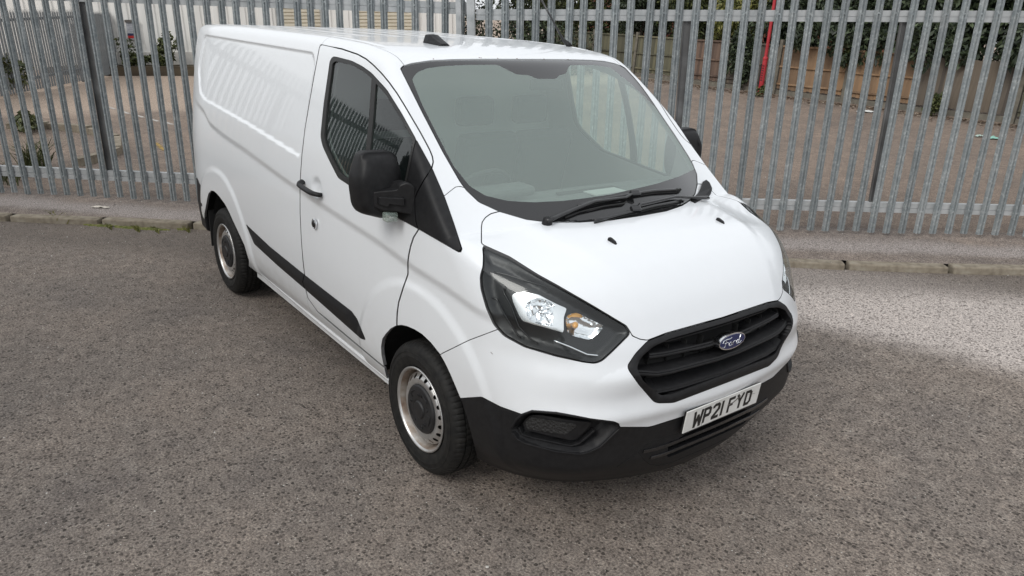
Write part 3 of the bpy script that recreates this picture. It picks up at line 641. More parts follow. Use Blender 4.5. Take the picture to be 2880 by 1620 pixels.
# dark wood behind: second row, reads as one mass
o=leaves('far_hedge',[(x,17.8+RNG.uniform(-.5,.5),hz+RNG.uniform(.5,5)) for x in np.linspace(-24,7,56)],[(1.4,.9,1.5)]*56,44000,.22,LM_dark,None,.4); tag(o,'dark tree and hedge mass closing the view behind the bushes','hedge',kind='stuff')
o=leaves('far_hedge',[(x,16.6+RNG.uniform(-.5,.5),hz+RNG.uniform(1.6,3.4)) for x in np.linspace(-24,-14,20)],[(1.0,.8,1.0)]*20,12000,.13,LM_mid,None,.4); leaves('far_hedge',[(x,13.0+RNG.uniform(-.6,.6)-(x+13)*-.25,hz+RNG.uniform(-.1,1.3)) for x in np.linspace(-26,-14.5,30)],[(.9,.7,.8)]*30,16000,.12,LM_dark,None,.4)['kind']='stuff'; tag(o,'olive green hedge mass beyond the gate above the van roof','hedge',kind='stuff')
shrub('ivy_column','ivy climbing the fence panel left of the red pole','plant',(-9.35,13.75,hz),(.42,.18,.95),16,3600,.085,LM_dark,group=None,sub=.5)
shrub('ivy_sprig','leafy sprig on the fence between the two orange panels','plant',(-6.5,13.7,hz+.75),(.20,.12,.32),9,160,.13,LM_mid,sub=.6)
shrub('weed','low green weed at the foot of the weathered fence panel','weed',(-4.35,13.5,hz),(.24,.15,.20),9,420,.09,LM_grass,sub=.6)
shrub('weed','low weed at the foot of the red pole','weed',(-8.15,13.1,hz),(.22,.15,.10),7,300,.07,LM_grass,sub=.6)
# houses glimpsed past the hedge
hb=empty('brick_house',(-17.2,24,hz)); tag(hb,'red brick house glimpsed above the wooden fence between the bushes','house')
M_rb,nt,b=nodes('red_brickwork'); br=N(nt,'ShaderNodeTexBrick',i_Scale=4.2); br.inputs['Color1'].default_value=(.30,.085,.05,1); br.inputs['Color2'].default_value=(.36,.12,.07,1); br.inputs['Mortar'].default_value=(.30,.26,.22,1); tcc=N(nt,'ShaderNodeTexCoord'); mpn=N(nt,'ShaderNodeMapping'); mpn.inputs['Rotation'].default_value=(math.pi/2,0,0); nt.links.new(tcc.outputs['Object'],mpn.inputs[0]); nt.links.new(mpn.outputs[0],br.inputs[0]); nt.links.new(br.outputs[0],b.inputs['Base Color']); b.inputs['Roughness'].default_value=.9
MB().box((0,0,2.6),(12,6,5.2)).build('wall',M_rb,hb); MB().add([(-6.3,-3.4,5.2),(6.3,-3.4,5.2),(6.3,3.4,5.2),(-6.3,3.4,5.2),(-6.3,0,7.8),(6.3,0,7.8)],[[0,1,5,4],[2,3,4,5],[1,2,5],[3,0,4],[0,3,2,1]]).build('roof',plain('roof_tile',(.12,.07,.05),.8),hb)
# ================================================================ weeds, litter, yard details at left
def grass(name,label,c,r,n_,h,mat=LM_grass,cat='weed',spread=.5):
    e=[];P=[];c=np.asarray(c,float)
    for i in range(n_):
        a=RNG.uniform(0,2*math.pi); q=RNG.random()**.5; b0=c+np.array([r[0]*q*math.cos(a),r[1]*q*math.sin(a),0]); hh=h*RNG.uniform(.4,1.1); le=RNG.normal(size=2)*spread*hh; w_=.004+.010*h
        s_=RNG.normal(size=2); s_/=np.linalg.norm(s_)+1e-9; s_=np.array([*s_,0])*w_*RNG.uniform(.6,1.4); m_=b0+np.array([*le*.35,hh*.65]); t_=b0+np.array([*le,hh])
        P.append([b0-s_,b0+s_,m_+s_*.8,m_-s_*.8]); P.append([m_-s_*.8,m_+s_*.8,t_+s_*.1,t_-s_*.1])
    P=np.array(P).reshape(-1,3); o=link(name,mesh_np(name,P,np.arange(len(P)).reshape(-1,4),mat)); return tag(o,label,cat)
g1=gnd((105,478),.05); grass('weed_clump','tall green weed clump behind the left fence',g1,(.34,.16),150,.42,spread=.55)
g1=gnd((25,505),.05); grass('weed_clump','low weeds at the foot of the fence at the left edge',g1,(.5,.12),120,.16)
g1=gnd((75,372),.05); shrub('weed','bushy weed growing from the inner yard kerb','weed',g1,(.5,.22,.17),12,420,.09,LM_grass,sub=.5)
g1=gnd((12,268),.05); shrub('weed','dark weed at the foot of the far left palisade','weed',g1,(.6,.5,.5),12,900,.12,LM_grass,sub=.5)
for k,(px,h) in enumerate((((478,180),.75),((438,182),.30),((395,188),.28),((365,190),.65))):
    q=plane(px,B0+AB[1]*.7,AB[1]); q=B0+AB[0]*((q-B0)@AB[0])+AB[1]*.7+AB[2]*.22
    shrub('bed_shrub',['leafy shrub in the bed below the white wall, nearest the van','low tuft in the bed below the white wall','small bush in the bed below the wall sign','twiggy shrub in the bed beside the grey palisade return'][k],'shrub',q,(.42,.3,h*.6),10,700 if k!=3 else 260,.12,LM_grass if k!=3 else LM_mid,trunk=3,sub=.5,group='plants in the bed along the white building')
# mossy tufts along the kerb
for px,n_,h in (((375,640),520,.030),((300,634),320,.028),((515,643),120,.06),((150,618),60,.09),((175,622),40,.08),((430,644),320,.022)):
    p=gnd(px,.0); grass('moss_tuft','green moss and grass tuft on the kerb edge, %s'%({375:'longest one left of the rear wheel',300:'second from the wheel',515:'nearest the van',150:'dry tuft far left',175:'small dry tuft',430:'thin strip between the two main tufts'}[px[0]]),p+np.array([-.012,.012,0]),(.22,.02),n_//2,h,LM_yel,'grass',spread=.6)
mo=[]; M_moss=mottled('moss',(.045,.06,.012),(.13,.14,.035),scale=30,rough=1,bump=.8,bscale=120,dist=.004,c3=(.22,.19,.10))
for a,b_ in (((236,632),(318,637)),((322,638),(478,648)),((498,645),(525,646))):
    p,q=gnd(a,0.),gnd(b_,0.); n_=26; P=[];Fc=[]; t=(q-p)/np.linalg.norm(q-p); sd_=np.cross((0,0,1),t)
    for i in range(n_+1):
        c=p+(q-p)*i/n_; ww=(.02+.035*RNG.random())*math.sin(math.pi*(i+.5)/(n_+1))**.4
        for k_,hh in ((-1,.001),(-.4,.010),(.4,.012),(1,.002)): P.append(c+sd_*ww*k_+np.array([0,0,hh*RNG.uniform(.6,1.3)]))
    for i in range(n_):
        for k_ in range(3): Fc.append([i*4+k_,i*4+k_+1,(i+1)*4+k_+1,(i+1)*4+k_])
    tag(MB().add(P,Fc).build('moss_strip',M_moss,smooth=True),'green moss growing in the joint between kerb and road',None,kind='stuff')
# inner kerb, drain and markings in the yard
ik=[gnd(q,.05) for q in (z_ for z_ in ((20,362),(140,362),(258,376),(330,402),(332,432),(290,452),(215,468)))]
kk=empty('island_kerb',tuple(ik[0])); tag(kk,'crumbling low kerb of the traffic island inside the yard','kerb')
for a,b_ in zip(ik[:-1],ik[1:]):
    L_=np.linalg.norm(b_-a); n_=max(1,int(L_/.9)); 
    for i in range(n_):
        p=a+(b_-a)*(i+.5)/n_; d=(b_-a)/L_; A=frame(d); o=MB().box((0,0,.05),(L_/n_*.97,.12,.12)).build('kerb_stone',M_kerb,None); place(o,p+np.array([0,0,RNG.uniform(-.02,.01)]),A); o.parent=kk; o.matrix_parent_inverse=Matrix.Translation(-Vector(ik[0]))
M_wline=mottled('worn_white_paint',(.30,.27,.24),(.55,.53,.50),scale=12,rough=.8,bump=.1)
def strip(name,pxs,w_,mat,dz=.058):
    mb=MB()
    for a,b_ in zip(pxs[:-1],pxs[1:]):
        p,q=gnd(a,dz),gnd(b_,dz); d=(q-p)/np.linalg.norm(q-p); s_=np.cross((0,0,1),d)*w_/2; mb.add([p-s_,p+s_,q+s_,q-s_],[[0,3,2,1]])
    return tag(mb.build(name,mat),kind='structure')
for a,b_ in (((302,300),(324,307)),((341,312),(364,320)),((381,323),(404,330)),((422,334),(445,341)),((463,343),(487,350))): strip('lane_marking',[a,b_],.07,M_wline)
M_yline=plain('worn_yellow_paint',(.50,.33,.08),.8)
for i in range(6): strip('hatch_marking',[(432+i*4.5,402+i*3.8),(446+i*4.5,403+i*3.8)],.05,M_yline)
M_rust2=mottled('rust_stain',(.30,.12,.04),(.42,.22,.10),scale=3,rough=.9,bump=0)
# litter
LIT=[((2440,315),(.24,.09,.03),(.62,.62,.60),'crumpled white sheet of litter at the foot of the orange fence panel'),((2800,390),(.16,.07,.03),(.25,.48,.40),'pale green scrap of litter on the yard at the right'),((2755,384),(.10,.05,.03),(.40,.50,.45),'small grey-green scrap beside the green litter'),((282,583),(.10,.03,.015),(.60,.55,.48),'pale flat scrap on the pavement left of the van')]
for px,sz,cl,lab in LIT:
    p=gnd(px,.06); n_=9; P=[];Fc=[]
    for i in range(n_):
        for j in range(5): P.append(((i/(n_-1)-.5)*sz[0]*2*(1-.25*abs(j-2)/2),(j/4-.5)*sz[1]*2,RNG.uniform(.002,sz[2]*1.6)*(1-abs(i-4)/5)))
    for i in range(n_-1):
        for j in range(4): Fc.append([i*5+j,(i+1)*5+j,(i+1)*5+j+1,i*5+j+1])
    o=MB().add(P,Fc).build('litter',plain('litter_%d'%px[0],cl,.6),None,loc=tuple(p)); o.rotation_euler=(0,0,.9); tag(o,lab,'litter')
# leaf and twig debris along the wooden fence
n_=2600; x=RNG.uniform(-13,1,n_); y=13.45-np.abs(RNG.normal(0,.28,n_))+.15; c=np.stack([x,y,gz(x,y)+.062],1); a=RNG.uniform(0,2*math.pi,n_); s_=RNG.uniform(.012,.045,n_)
ca,sa_=np.cos(a),np.sin(a); P=np.stack([c+np.stack([ca*s_,sa_*s_,RNG.uniform(0,.015,n_)],1),c+np.stack([-sa_*s_*.5,ca*s_*.5,RNG.uniform(0,.02,n_)],1),c-np.stack([ca*s_,sa_*s_,np.zeros(n_)],1),c-np.stack([-sa_*s_*.5,ca*s_*.5,np.zeros(n_)],1)],1).reshape(-1,3)
o=link('leaf_litter',mesh_np('leaf_litter',P,np.arange(4*n_).reshape(-1,4),leafmat('dead_leaves',(.05,.03,.02),(.13,.085,.05),(.36,.30,.24)))); tag(o,'fallen leaves and debris along the foot of the wooden fence',None,kind='stuff')
# loose grit on road and pavement
n_=9000; x=RNG.uniform(-7,3.4,n_); y=RNG.uniform(-3.4,6.5,n_); keep=np.linalg.norm(np.stack([x,y],1)-CP[:2],axis=1)>.6; x,y=x[keep],y[keep]; n_=len(x); s_=RNG.uniform(.0015,.0055,n_); s_[RNG.random(n_)<.02]*=2
kb=sdpoly(x,y,np.array(road_poly)); zz=gz(x,y)+np.where(kb<0,0,.057)
dirs=np.array([(1,0,0),(0,1,0),(-1,0,0),(0,-1,0),(0,0,1)],float); ang=RNG.uniform(0,2*math.pi,n_)
P=[]
for d in dirs:
    dx=d[0]*np.cos(ang)-d[1]*np.sin(ang);dy=d[0]*np.sin(ang)+d[1]*np.cos(ang); j=RNG.uniform(.6,1.3,n_); P.append(np.stack([x+dx*s_*j,y+dy*s_*j,zz+d[2]*s_*.9*j],1))
P=np.stack(P,1).reshape(-1,3); b5=np.arange(n_)*5; T=np.concatenate([np.stack([b5+i,b5+(i+1)%4,b5+4],1) for i in range(4)])
o=link('loose_grit',mesh_np('loose_grit',P,T,leafmat('grit_tones',(.10,.09,.08),(.30,.28,.25),(.60,.58,.54)))); tag(o,'pale loose grit scattered over the road and pavement',None,kind='stuff')
# ================================================================ behind the camera (mirrored in the windows and paint)
bh=empty('warehouse',(-9,-16,0)); tag(bh,'pale warehouse across the road, seen only mirrored in the van window','building')
ax_=[[.85,.53,0],[-.53,.85,0],[0,0,1]]
MB().box((0,0,2.3),(24,8,4.6),ax=ax_).build('wall',mottled('warehouse_cladding',(.34,.36,.36),(.42,.44,.44),scale=2,rough=.6),bh); MB().box((0,0,4.7),(24.6,8.6,.25),ax=ax_).build('roof',plain('warehouse_roof',(.16,.17,.17),.7),bh)
back_fence('f','galvanised palisade fence across the road behind the viewer',(-18,-11.5),(-12.5,-11.6),2.3,.26,M_galv2)
for k,(x,y,h) in enumerate(((4.5,-17,3.4),(9.5,-15,3.0),(14,-12,3.4))):
    shrub('roadside_bush',['bare bush across the road, left','bare bush across the road, middle','bare bush across the road, right'][k],'bush',(x,y,-.1),(3.0,2.0,h*.62),18,3200,.16,LM_mid,trunk=8,group='bushes across the road')
# ================================================================ VAN
# surface of the body: F(x,y,z) (negative inside); every panel is cut out of one fine mesh of it
M_paint,nt,b=nodes('white_paint')
b.inputs['Roughness'].default_value=.28; b.inputs['Coat Weight'].default_value=.6; b.inputs['Coat Roughness'].default_value=.03
tc=N(nt,'ShaderNodeTexCoord'); n1=N(nt,'ShaderNodeTexNoise',i_Scale=1.3,i_Detail=6); nt.links.new(tc.outputs['Object'],n1.inputs[0])
n2=N(nt,'ShaderNodeTexNoise',i_Scale=16,i_Detail=8); nt.links.new(tc.outputs['Object'],n2.inputs[0])
sp=N(nt,'ShaderNodeSeparateXYZ'); nt.links.new(tc.outputs['Object'],sp.inputs[0])
# road film: settles low on the sides
mr=N(nt,'ShaderNodeMapRange'); mr.inputs[1].default_value=.25; mr.inputs[2].default_value=.75; mr.inputs[3].default_value=.5; mr.inputs[4].default_value=.05
nt.links.new(sp.outputs[2],mr.inputs[0])
ml=N(nt,'ShaderNodeMath',operation='MULTIPLY'); nt.links.new(n2.outputs[0],ml.inputs[0]); nt.links.new(mr.outputs[0],ml.inputs[1])
mxp=N(nt,'ShaderNodeMix',data_type='RGBA'); mxp.inputs[6].default_value=(.795,.82,.845,1); mxp.inputs[7].default_value=(.42,.39,.35,1)
nt.links.new(ml.outputs[0],mxp.inputs[0]); nt.links.new(mxp.outputs[2],b.inputs['Base Color'])
M_edge=plain('panel_edge',(.16,.16,.165),.6)
M_blackpl=mottled('black_plastic',(.009,.009,.010),(.015,.015,.016),scale=40,rough=.5,bump=.15,bscale=900,dist=.0006)
M_blackpl.node_tree.nodes['Principled BSDF'].inputs['Specular IOR Level'].default_value=.28
M_blackgl=plain('black_gloss_trim',(.012,.012,.013),.18,coat=.3)
M_rubber=plain('rubber_seal',(.018,.018,.018),.5)
M_dark=plain('dark_cavity',(.006,.006,.006),.9)
M_liner=plain('cab_lining',(.20,.205,.205),.85)
M_chrome=plain('chrome',(.85,.86,.88),.12,metal=1)
M_silver=mottled('steel_wheel_silver',(.42,.42,.42),(.55,.55,.55),scale=9,rough=.38,bump=.05,metal=.75)
M_frit=plain('glass_border_black',(.02,.02,.021),.10,coat=.5)
def glass(name,tint,ior=1.5,haze=0,alpha=.0):
    m=bpy.data.materials.new(name); m.use_nodes=True; nt=m.node_tree; nt.nodes.clear()
    o=N(nt,'ShaderNodeOutputMaterial'); t=N(nt,'ShaderNodeBsdfTransparent'); t.inputs[0].default_value=(*tint,1)
    g=N(nt,'ShaderNodeBsdfGlossy'); g.inputs['Roughness'].default_value=.01; g.inputs[0].default_value=(.95,.97,.97,1)
    fr=N(nt,'ShaderNodeFresnel'); ge=N(nt,'ShaderNodeNewGeometry'); mi_=N(nt,'ShaderNodeMix'); mi_.inputs[2].default_value=ior; mi_.inputs[3].default_value=1/ior; nt.links.new(ge.outputs['Backfacing'],mi_.inputs[0]); nt.links.new(mi_.outputs[0],fr.inputs[0]); mx=N(nt,'ShaderNodeMixShader')
    nt.links.new(fr.outputs[0],mx.inputs[0]); nt.links.new(t.outputs[0],mx.inputs[1]); nt.links.new(g.outputs[0],mx.inputs[2])
    last=mx.outputs[0]
    if haze:
        d=N(nt,'ShaderNodeBsdfDiffuse'); d.inputs[0].default_value=(.52,.63,.58,1); m2=N(nt,'ShaderNodeMixShader'); m2.inputs[0].default_value=haze
        nt.links.new(last,m2.inputs[1]); nt.links.new(d.outputs[0],m2.inputs[2]); last=m2.outputs[0]
    nt.links.new(last,o.inputs[0]); return m
M_ws=glass('windscreen_glass',(.86,.97,.91),1.95,haze=.23)  # haze: sky reflection painted in as a pale green diffuse veil
M_sg=glass('side_glass',(.74,.84,.79),1.6)
M_lens=glass('lamp_lens',(.93,.95,.95),1.45)
# ---- base mesh (right half, y<=0)
P0,Q0=nets(.024); P0,Q0=subdiv(P0,Q0); P0=relax(P0,5)
T0=np.concatenate([Q0[:,[0,1,2]],Q0[:,[0,2,3]]])
def pxf(P,poly,rr=0,seg=5):
    poly=rnd(poly,rr,seg) if rr else poly
    x,y=proj(P); return sdpoly(x,y,poly)
def shell(name,P,T,mat,parent,depth=.010,off=0.,mirror=None,edge=None,geo=False):
    """panel object: skin with exact surface normals plus a folded-in rim; mirror: None, 'join' or 'copy'"""
    P,T=compact(P,T)
    n=grad(P[:,0],P[:,1],P[:,2]); n/=np.linalg.norm(n,axis=1)[:,None]+1e-12
    mid=np.abs(P[:,1])<1e-6; n[mid,1]=0; n/=np.linalg.norm(n,axis=1)[:,None]
    P=P+n*off if np.isscalar(off) else P+n*off[:,None]
    if geo:
        fn=np.cross(P[T[:,1]]-P[T[:,0]],P[T[:,2]]-P[T[:,0]]); n=np.stack([np.bincount(T.ravel(),np.repeat(fn[:,k_],3),len(P)) for k_ in range(3)],1); n[mid,1]=0; n/=np.linalg.norm(n,axis=1)[:,None]+1e-12
    e=np.concatenate([T[:,[0,1]],T[:,[1,2]],T[:,[2,0]]]); key=np.sort(e,1); u,inv,cnt=np.unique(key,axis=0,return_inverse=True,return_counts=True); inv=inv.ravel()
    be=e[cnt[inv]==1]
    if mirror=='join': be=be[~(mid[be[:,0]]&mid[be[:,1]])]
    if len(be) and depth:
        a=P[be[:,0]];b_=P[be[:,1]]; na=n[be[:,0]];nb=n[be[:,1]]
        t=b_-a; rn=np.cross(t,na); rn/=np.linalg.norm(rn,axis=1)[:,None]+1e-12
        k=len(P); m=len(be)
        # small rounded lip: first ring follows the panel normal halfway, then the wall
        R=np.concatenate([a,b_,b_-nb*depth,a-na*depth]); RN=np.concatenate([rn]*4)
        RT=np.concatenate([np.stack([np.arange(m),np.arange(m)+3*m,np.arange(m)+2*m],1),np.stack([np.arange(m),np.arange(m)+2*m,np.arange(m)+m],1)])+k
        P=np.concatenate([P,R]); n=np.concatenate([n,RN]); nskin=len(T); T=np.concatenate([T,RT])
    else: nskin=len(T)
    mi=np.zeros(len(T),np.int32); mi[nskin:]=1 if edge else 0
    mats=[mat]+([edge] if edge else [])
    def mir(P,T,n): return P*[1,-1,1],T[:,::-1],n*[1,-1,1]
    if mirror=='join':
        P2,T2,n2=mir(P,T,n); T=np.concatenate([T,T2+len(P)]); P=np.concatenate([P,P2]); n=np.concatenate([n,n2]); mi=np.concatenate([mi,mi])
    o=link(name,mesh_np(name,P,T,mats=mats,normals=n,mi=mi),parent)
    if mirror=='copy':
        P2,T2,n2=mir(P,T,n); return o,link(name,mesh_np(name,P2,T2,mats=mats,normals=n2,mi=mi),parent)
    return (o,)
van=empty('panel_van',(0,0,0)); tag(van,'white panel van with black bumper and mirrors parked in front of the fence','van')
GAP=1.9
def carve(cur,f,gap=GAP):
    P,T=cur
    (Pi,Ti),_=split(P,T,f+gap) if np.any(gap) else split(P,T,f)
    if np.any(gap): _,(Po,To)=split(P,T,f-gap)
    else: _,(Po,To)=split(P,T,f)
    return compact(Pi,Ti),compact(Po,To)
cur=(P0,T0)
side=lambda P,lim=-.6: (P[:,1]-lim)*2000
# wheel openings
FARCH=[(1341.6,1282.6),(1343,1440),(1089,1440),(1089,1068),(1083,1045),(1079,1028),(1073,1000),(1071.5,975.7),(1075,953),(1084.6,939),(1098,924),(1113.4,915.4),(1129,913.5),(1144.9,917),(1166,926),(1186.9,939),(1212,963),(1236.7,994),(1251,1019),(1265.5,1049),(1280,1083),(1295.4,1120),(1308,1155),(1318,1190.8),(1330,1236)]
RARCH=[(582.7,558.1),(586,544),(594.6,535.5),(603,538),(611.2,545.7),(622,559),(632.7,573.9),(645,597),(656,621.9),(672,656),(687.7,689.7),(695,716),(700.5,732.5),(700,800),(570,800),(575,600)]
_,cur=carve(cur,np.maximum(pxf(cur[0],FARCH),side(cur[0],-.55)),0)
_,cur=carve(cur,np.maximum.reduce([pxf(cur[0],RARCH),side(cur[0],-.55),(cur[0][:,0]+2.0)*2000]),0)
# underside off
_,cur=split(*cur,cur[0][:,2]-(.195+.125*sstep(.2,-.1,cur[0][:,0]))); cur=compact(*cur)
ARCHLIP=cur
# ---- windscreen
WS=[(1126.5,192.7),(1133,186),(1157,178.6),(1210,170.7),(1276,167.6),(1365,166.6),(1541.6,167),(1900,160),(2300,100),(2300,560),(1900,582),(1806,605.6),(1718,618.9),(1630,624.6),(1541.6,624.6),(1480,616.7),(1404.7,594.6),(1347,568),(1312,535),(1294,510.7),(1245.7,426.8),(1188.3,316.4)]
def m_ws(P): return np.maximum((-1.0-P[:,0])*2000,(1.15-P[:,2])*2000)
ws,cur=carve(cur,np.maximum(pxf(cur[0],WS),m_ws(cur[0])),1.5)
# glass area inside the black border, cut over the full width (the sensor mask is off-centre)
P,T=ws; wsP=np.concatenate([P,P*[1,-1,1]]); wsT=np.concatenate([T,T[:,::-1]+len(P)])
GLF=rnd([(1159,222),(1172,203),(1201.6,190.5),(1254.6,184),(1320,181),(1400,181),(1453,208),(1488.6,210.4),(1510.7,220.5),(1566,220.5),(1573,210.4),(1592,206),(1603,181.7),(1674,181.7),(1727,190.5),(1762.4,206),(1828.6,276.6),(1894.9,365),(1939,426.8),(1962,460),(1955,474),(1917,493),(1850.7,515),(1718,546),(1650,556),(1585.8,563.7),(1497.4,568),(1426.8,563.7),(1365,549),(1320.8,522),(1276.6,466.5),(1232.5,382.6),(1188,294)],6,4)
f=pxf(wsP,GLF); f=np.where(np.linalg.norm(wsP-CP,axis=1)>4.6,50,f)
(gP,gT),(bP,bT)=split(wsP,wsT,f)
def flat_part(name,P,T,mat,parent,off=0.):
    P,T=compact(P,T); n=grad(P[:,0],P[:,1],P[:,2],detail=False); n/=np.linalg.norm(n,axis=1)[:,None]
    return link(name,mesh_np(name,P+n*off,T,mat,normals=n),parent)
wso=flat_part('windscreen',gP,gT,M_ws,van,-.003); flat_part('windscreen_border',bP,bT,M_frit,wso,-.003)
# ---- bonnet
BN=[(1404.7,594.6),(1480,616.7),(1541.6,624.6),(1630,624.6),(1718,618.9),(1806,605.6),(1900,582),(2300,560),(2400,800),(2300,862),(2086.5,878),(1979.6,907),(1872.6,937),(1821,957),(1800,954),(1779,945),(1771,931),(1761.3,916),(1669.5,861),(1564.6,800.6),(1512,771.8),(1433.5,722),(1357.4,688),(1354,683),(1354,640),(1356,625),(1365,612),(1380,601)]
bn,cur=carve(cur,np.maximum.reduce([pxf(cur[0],BN),(-.05-cur[0][:,0])*2000,(.7-cur[0][:,2])*2000]),1.5)
bonnet,=shell('bonnet',*bn,M_paint,van,.014,mirror='join',edge=M_edge)
# ---- headlamps
HL=[(1357.4,690.8),(1433.5,725),(1512,774.8),(1564.6,803.6),(1669.5,864),(1761.3,919),(1770,932),(1769,942),(1758.6,952),(1721.9,988.8),(1693,1015),(1674.7,1021.9),(1643.3,1018.7),(1564.6,1001.9),(1475.4,975.7),(1417.7,944.3),(1388.9,912.8),(1367.9,865.6),(1353,813),(1350.6,776.4),(1359,750),(1360,718.7)]
HLR=rnd(HL,9,4)
f=np.maximum(sdpoly(*proj(cur[0]),HLR),(.2-cur[0][:,0])*2000)
hl,cur=carve(cur,f,2.0)
# ---- grille opening
GR=rnd([(1821,958.7),(1872.6,939.5),(1979.6,909.5),(2086.5,879),(2300,800),(2350,1010),(2167.8,1029),(1893.9,1133),(1851,1134),(1838.3,1129.8),(1795.6,1080.6),(1767.7,1041),(1764.6,1028),(1787,994)],8,4)
gr,cur=carve(cur,np.maximum(sdpoly(*proj(cur[0]),GR),(.5-cur[0][:,0])*2000),.8)
# ---- bumper (white upper part, black lower part)
BU=[(1236.7,997.7),(1254,988.8),(1318,957.3),(1396.7,927.5),(1500,900),(1769,905),(1821,930),(2400,650),(2500,1500),(1500,1500),(1200,1500),(1150,1100)]
bu,cur=carve(cur,np.maximum(pxf(cur[0],BU),(.05-cur[0][:,0])*2000),1.2)
BL=[(1280,1120.5),(1295.4,1120),(1354.8,1116.3),(1407.2,1143.6),(1470,1166),(1500,1176),(1700,1200),(1745.6,1201.3),(1820,1201),(1829.8,1200),(1921.8,1171),(2030,1133),(2140,1082),(2220,1035),(2400,960),(2500,1500),(1280,1500)]
FOG=rnd([(1470,1166),(1483,1160),(1496,1156.7),(1564.6,1162),(1643,1175),(1730,1186),(1744,1194),(1740,1206),(1685,1259),(1632.7,1277),(1564.6,1269.5),(1470,1245.8),(1446.5,1232.7),(1433.5,1203.9)],10,4)
f=np.minimum(pxf(bu[0],BL),sdpoly(*proj(bu[0]),FOG))
bl,bw=carve(bu,f,1.0)
bumper,=shell('front_bumper',*bw,M_paint,van,.012,mirror='join',edge=M_edge)
fog,bl=carve(bl,sdpoly(*proj(bl[0]),FOG),0)
LI=rnd([(1880.5,1243),(1905,1236),(1925,1222),(2132,1130),(2300,1040),(2300,1100),(2127.8,1180),(2075,1202),(1876,1289)],4,3)
li,bl=carve(bl,sdpoly(*proj(bl[0]),LI),0)
lower,=shell('lower_bumper',*bl,M_blackpl,van,.05,mirror='join')
# fog lamp pods: recessed frame, mesh insert
fP,fT=compact(*fog); d=-sdpoly(*proj(fP),FOG)
o_,o2_=shell('fog_lamp_recess',fP,fT,M_blackpl,lower,.0,off=-.060*sstep(2,16,d)-.002,mirror='copy',geo=True)
POD=rnd([(1461,1196),(1486,1175),(1520,1173),(1664,1200),(1668,1207),(1627.5,1243),(1606.5,1249),(1470,1218)],8,4)
pod,_=carve((fP,fT),sdpoly(*proj(fP),POD),0)
shell('fog_lamp_frame',*pod,M_blackpl,o_,.04,off=-.026,mirror='copy')
MESHP=rnd([(1468,1196),(1489,1180),(1622,1203),(1626,1208),(1592,1232),(1477,1214)],5,3)
pod2,_=carve(pod,sdpoly(*proj(pod[0]),MESHP),0)
M_mesh,nt,b=nodes('honeycomb_mesh'); b.inputs['Base Color'].default_value=(.02,.02,.02,1); b.inputs['Roughness'].default_value=.6
v=N(nt,'ShaderNodeTexVoronoi',i_Scale=95); tcc=N(nt,'ShaderNodeTexCoord'); nt.links.new(tcc.outputs['Object'],v.inputs[0]); bp=N(nt,'ShaderNodeBump',i_Strength=1,i_Distance=.004); nt.links.new(v.outputs[0],bp.inputs['Height']); nt.links.new(bp.outputs[0],b.inputs['Normal'])
shell('fog_lamp_mesh',*pod2,M_mesh,o_,.004,off=-.023,mirror='copy')
# HITS
HITOK=[None]
def hits(pxs,off=0.,detail=False,tmin=.8,tmax=6.):
    D=np.array([ray(p) for p in pxs]); t=np.linspace(tmin,tmax,1300); X=CP+D[:,None,:]*t[None,:,None]
    f=F(X[...,0],X[...,1],X[...,2],detail)-off; i=np.argmax(f<0,1); i=np.maximum(i,1); r=np.arange(len(D))
    a,b_=t[i-1],t[i]
    for _ in range(22):
        m=(a+b_)/2; q=CP+D*m[:,None]; s=F(q[:,0],q[:,1],q[:,2],detail)-off<0; b_=np.where(s,m,b_); a=np.where(s,a,m)
    ok=(f.min(1)<0); HITOK[0]=ok; return CP+D*b_[:,None]
def normal_at(p):
    g=grad(*[np.array([c]) for c in p],detail=False)[0]; return g/np.linalg.norm(g)
def dense(pts,n=6):
    pts=np.asarray(pts,float); out=[]
    for a,b_ in zip(pts[:-1],pts[1:]): out+= [a+(b_-a)*t for t in np.linspace(0,1,n,endpoint=False)]
    return np.array(out+[pts[-1]])
def bar(path,prof,nrm=None,closed=False):
    """sweep a profile (u: up the surface, v: outwards) along a 3D path lying on the body"""
    path=np.asarray(path,float); n=len(path); P=[];Fc=[];k=len(prof)
    for i in range(n):
        t=path[min(i+1,n-1)]-path[max(i-1,0)]; t/=np.linalg.norm(t)
        nn=normal_at(path[i]) if nrm is None else np.asarray(nrm,float); nn=nn-t*(nn@t); nn/=np.linalg.norm(nn); u=np.cross(nn,t)
        for (a,b_) in prof: P.append(path[i]+u*a+nn*b_)
    for i in range(n-1):
        for j in range(k):
            j2=(j+1)%k; Fc.append([i*k+j,i*k+j2,(i+1)*k+j2,(i+1)*k+j])
    Fc.append(list(range(k-1,-1,-1))); Fc.append([(n-1)*k+j for j in range(k)])
    return np.array(P),Fc
def bars(name,path_px,prof,mat,parent,off,mirror='join',smooth=False,bevel=.002,n=7):
    h=hits(dense(path_px,n),off); h=h[HITOK[0]]
    if mirror=='join':
        h=h[h[:,1]<=.004]; h[-1,1]=min(h[-1,1],0); hp=np.concatenate([h,(h*[1,-1,1])[::-1][(1 if abs(h[-1,1])<.02 else 0):]]); P,Fc=bar(hp,prof)
        me=mesh_np(name,P,Fc,mat,smooth=smooth); fix_normals(me); o=link(name,me,parent)
    else:
        P,Fc=bar(h,prof); me=mesh_np(name,P,Fc,mat,smooth=smooth); fix_normals(me); o=link(name,me,parent)
    if bevel: m=o.modifiers.new('bevel','BEVEL'); m.width=bevel; m.segments=2; m.limit_method='ANGLE'
    return o
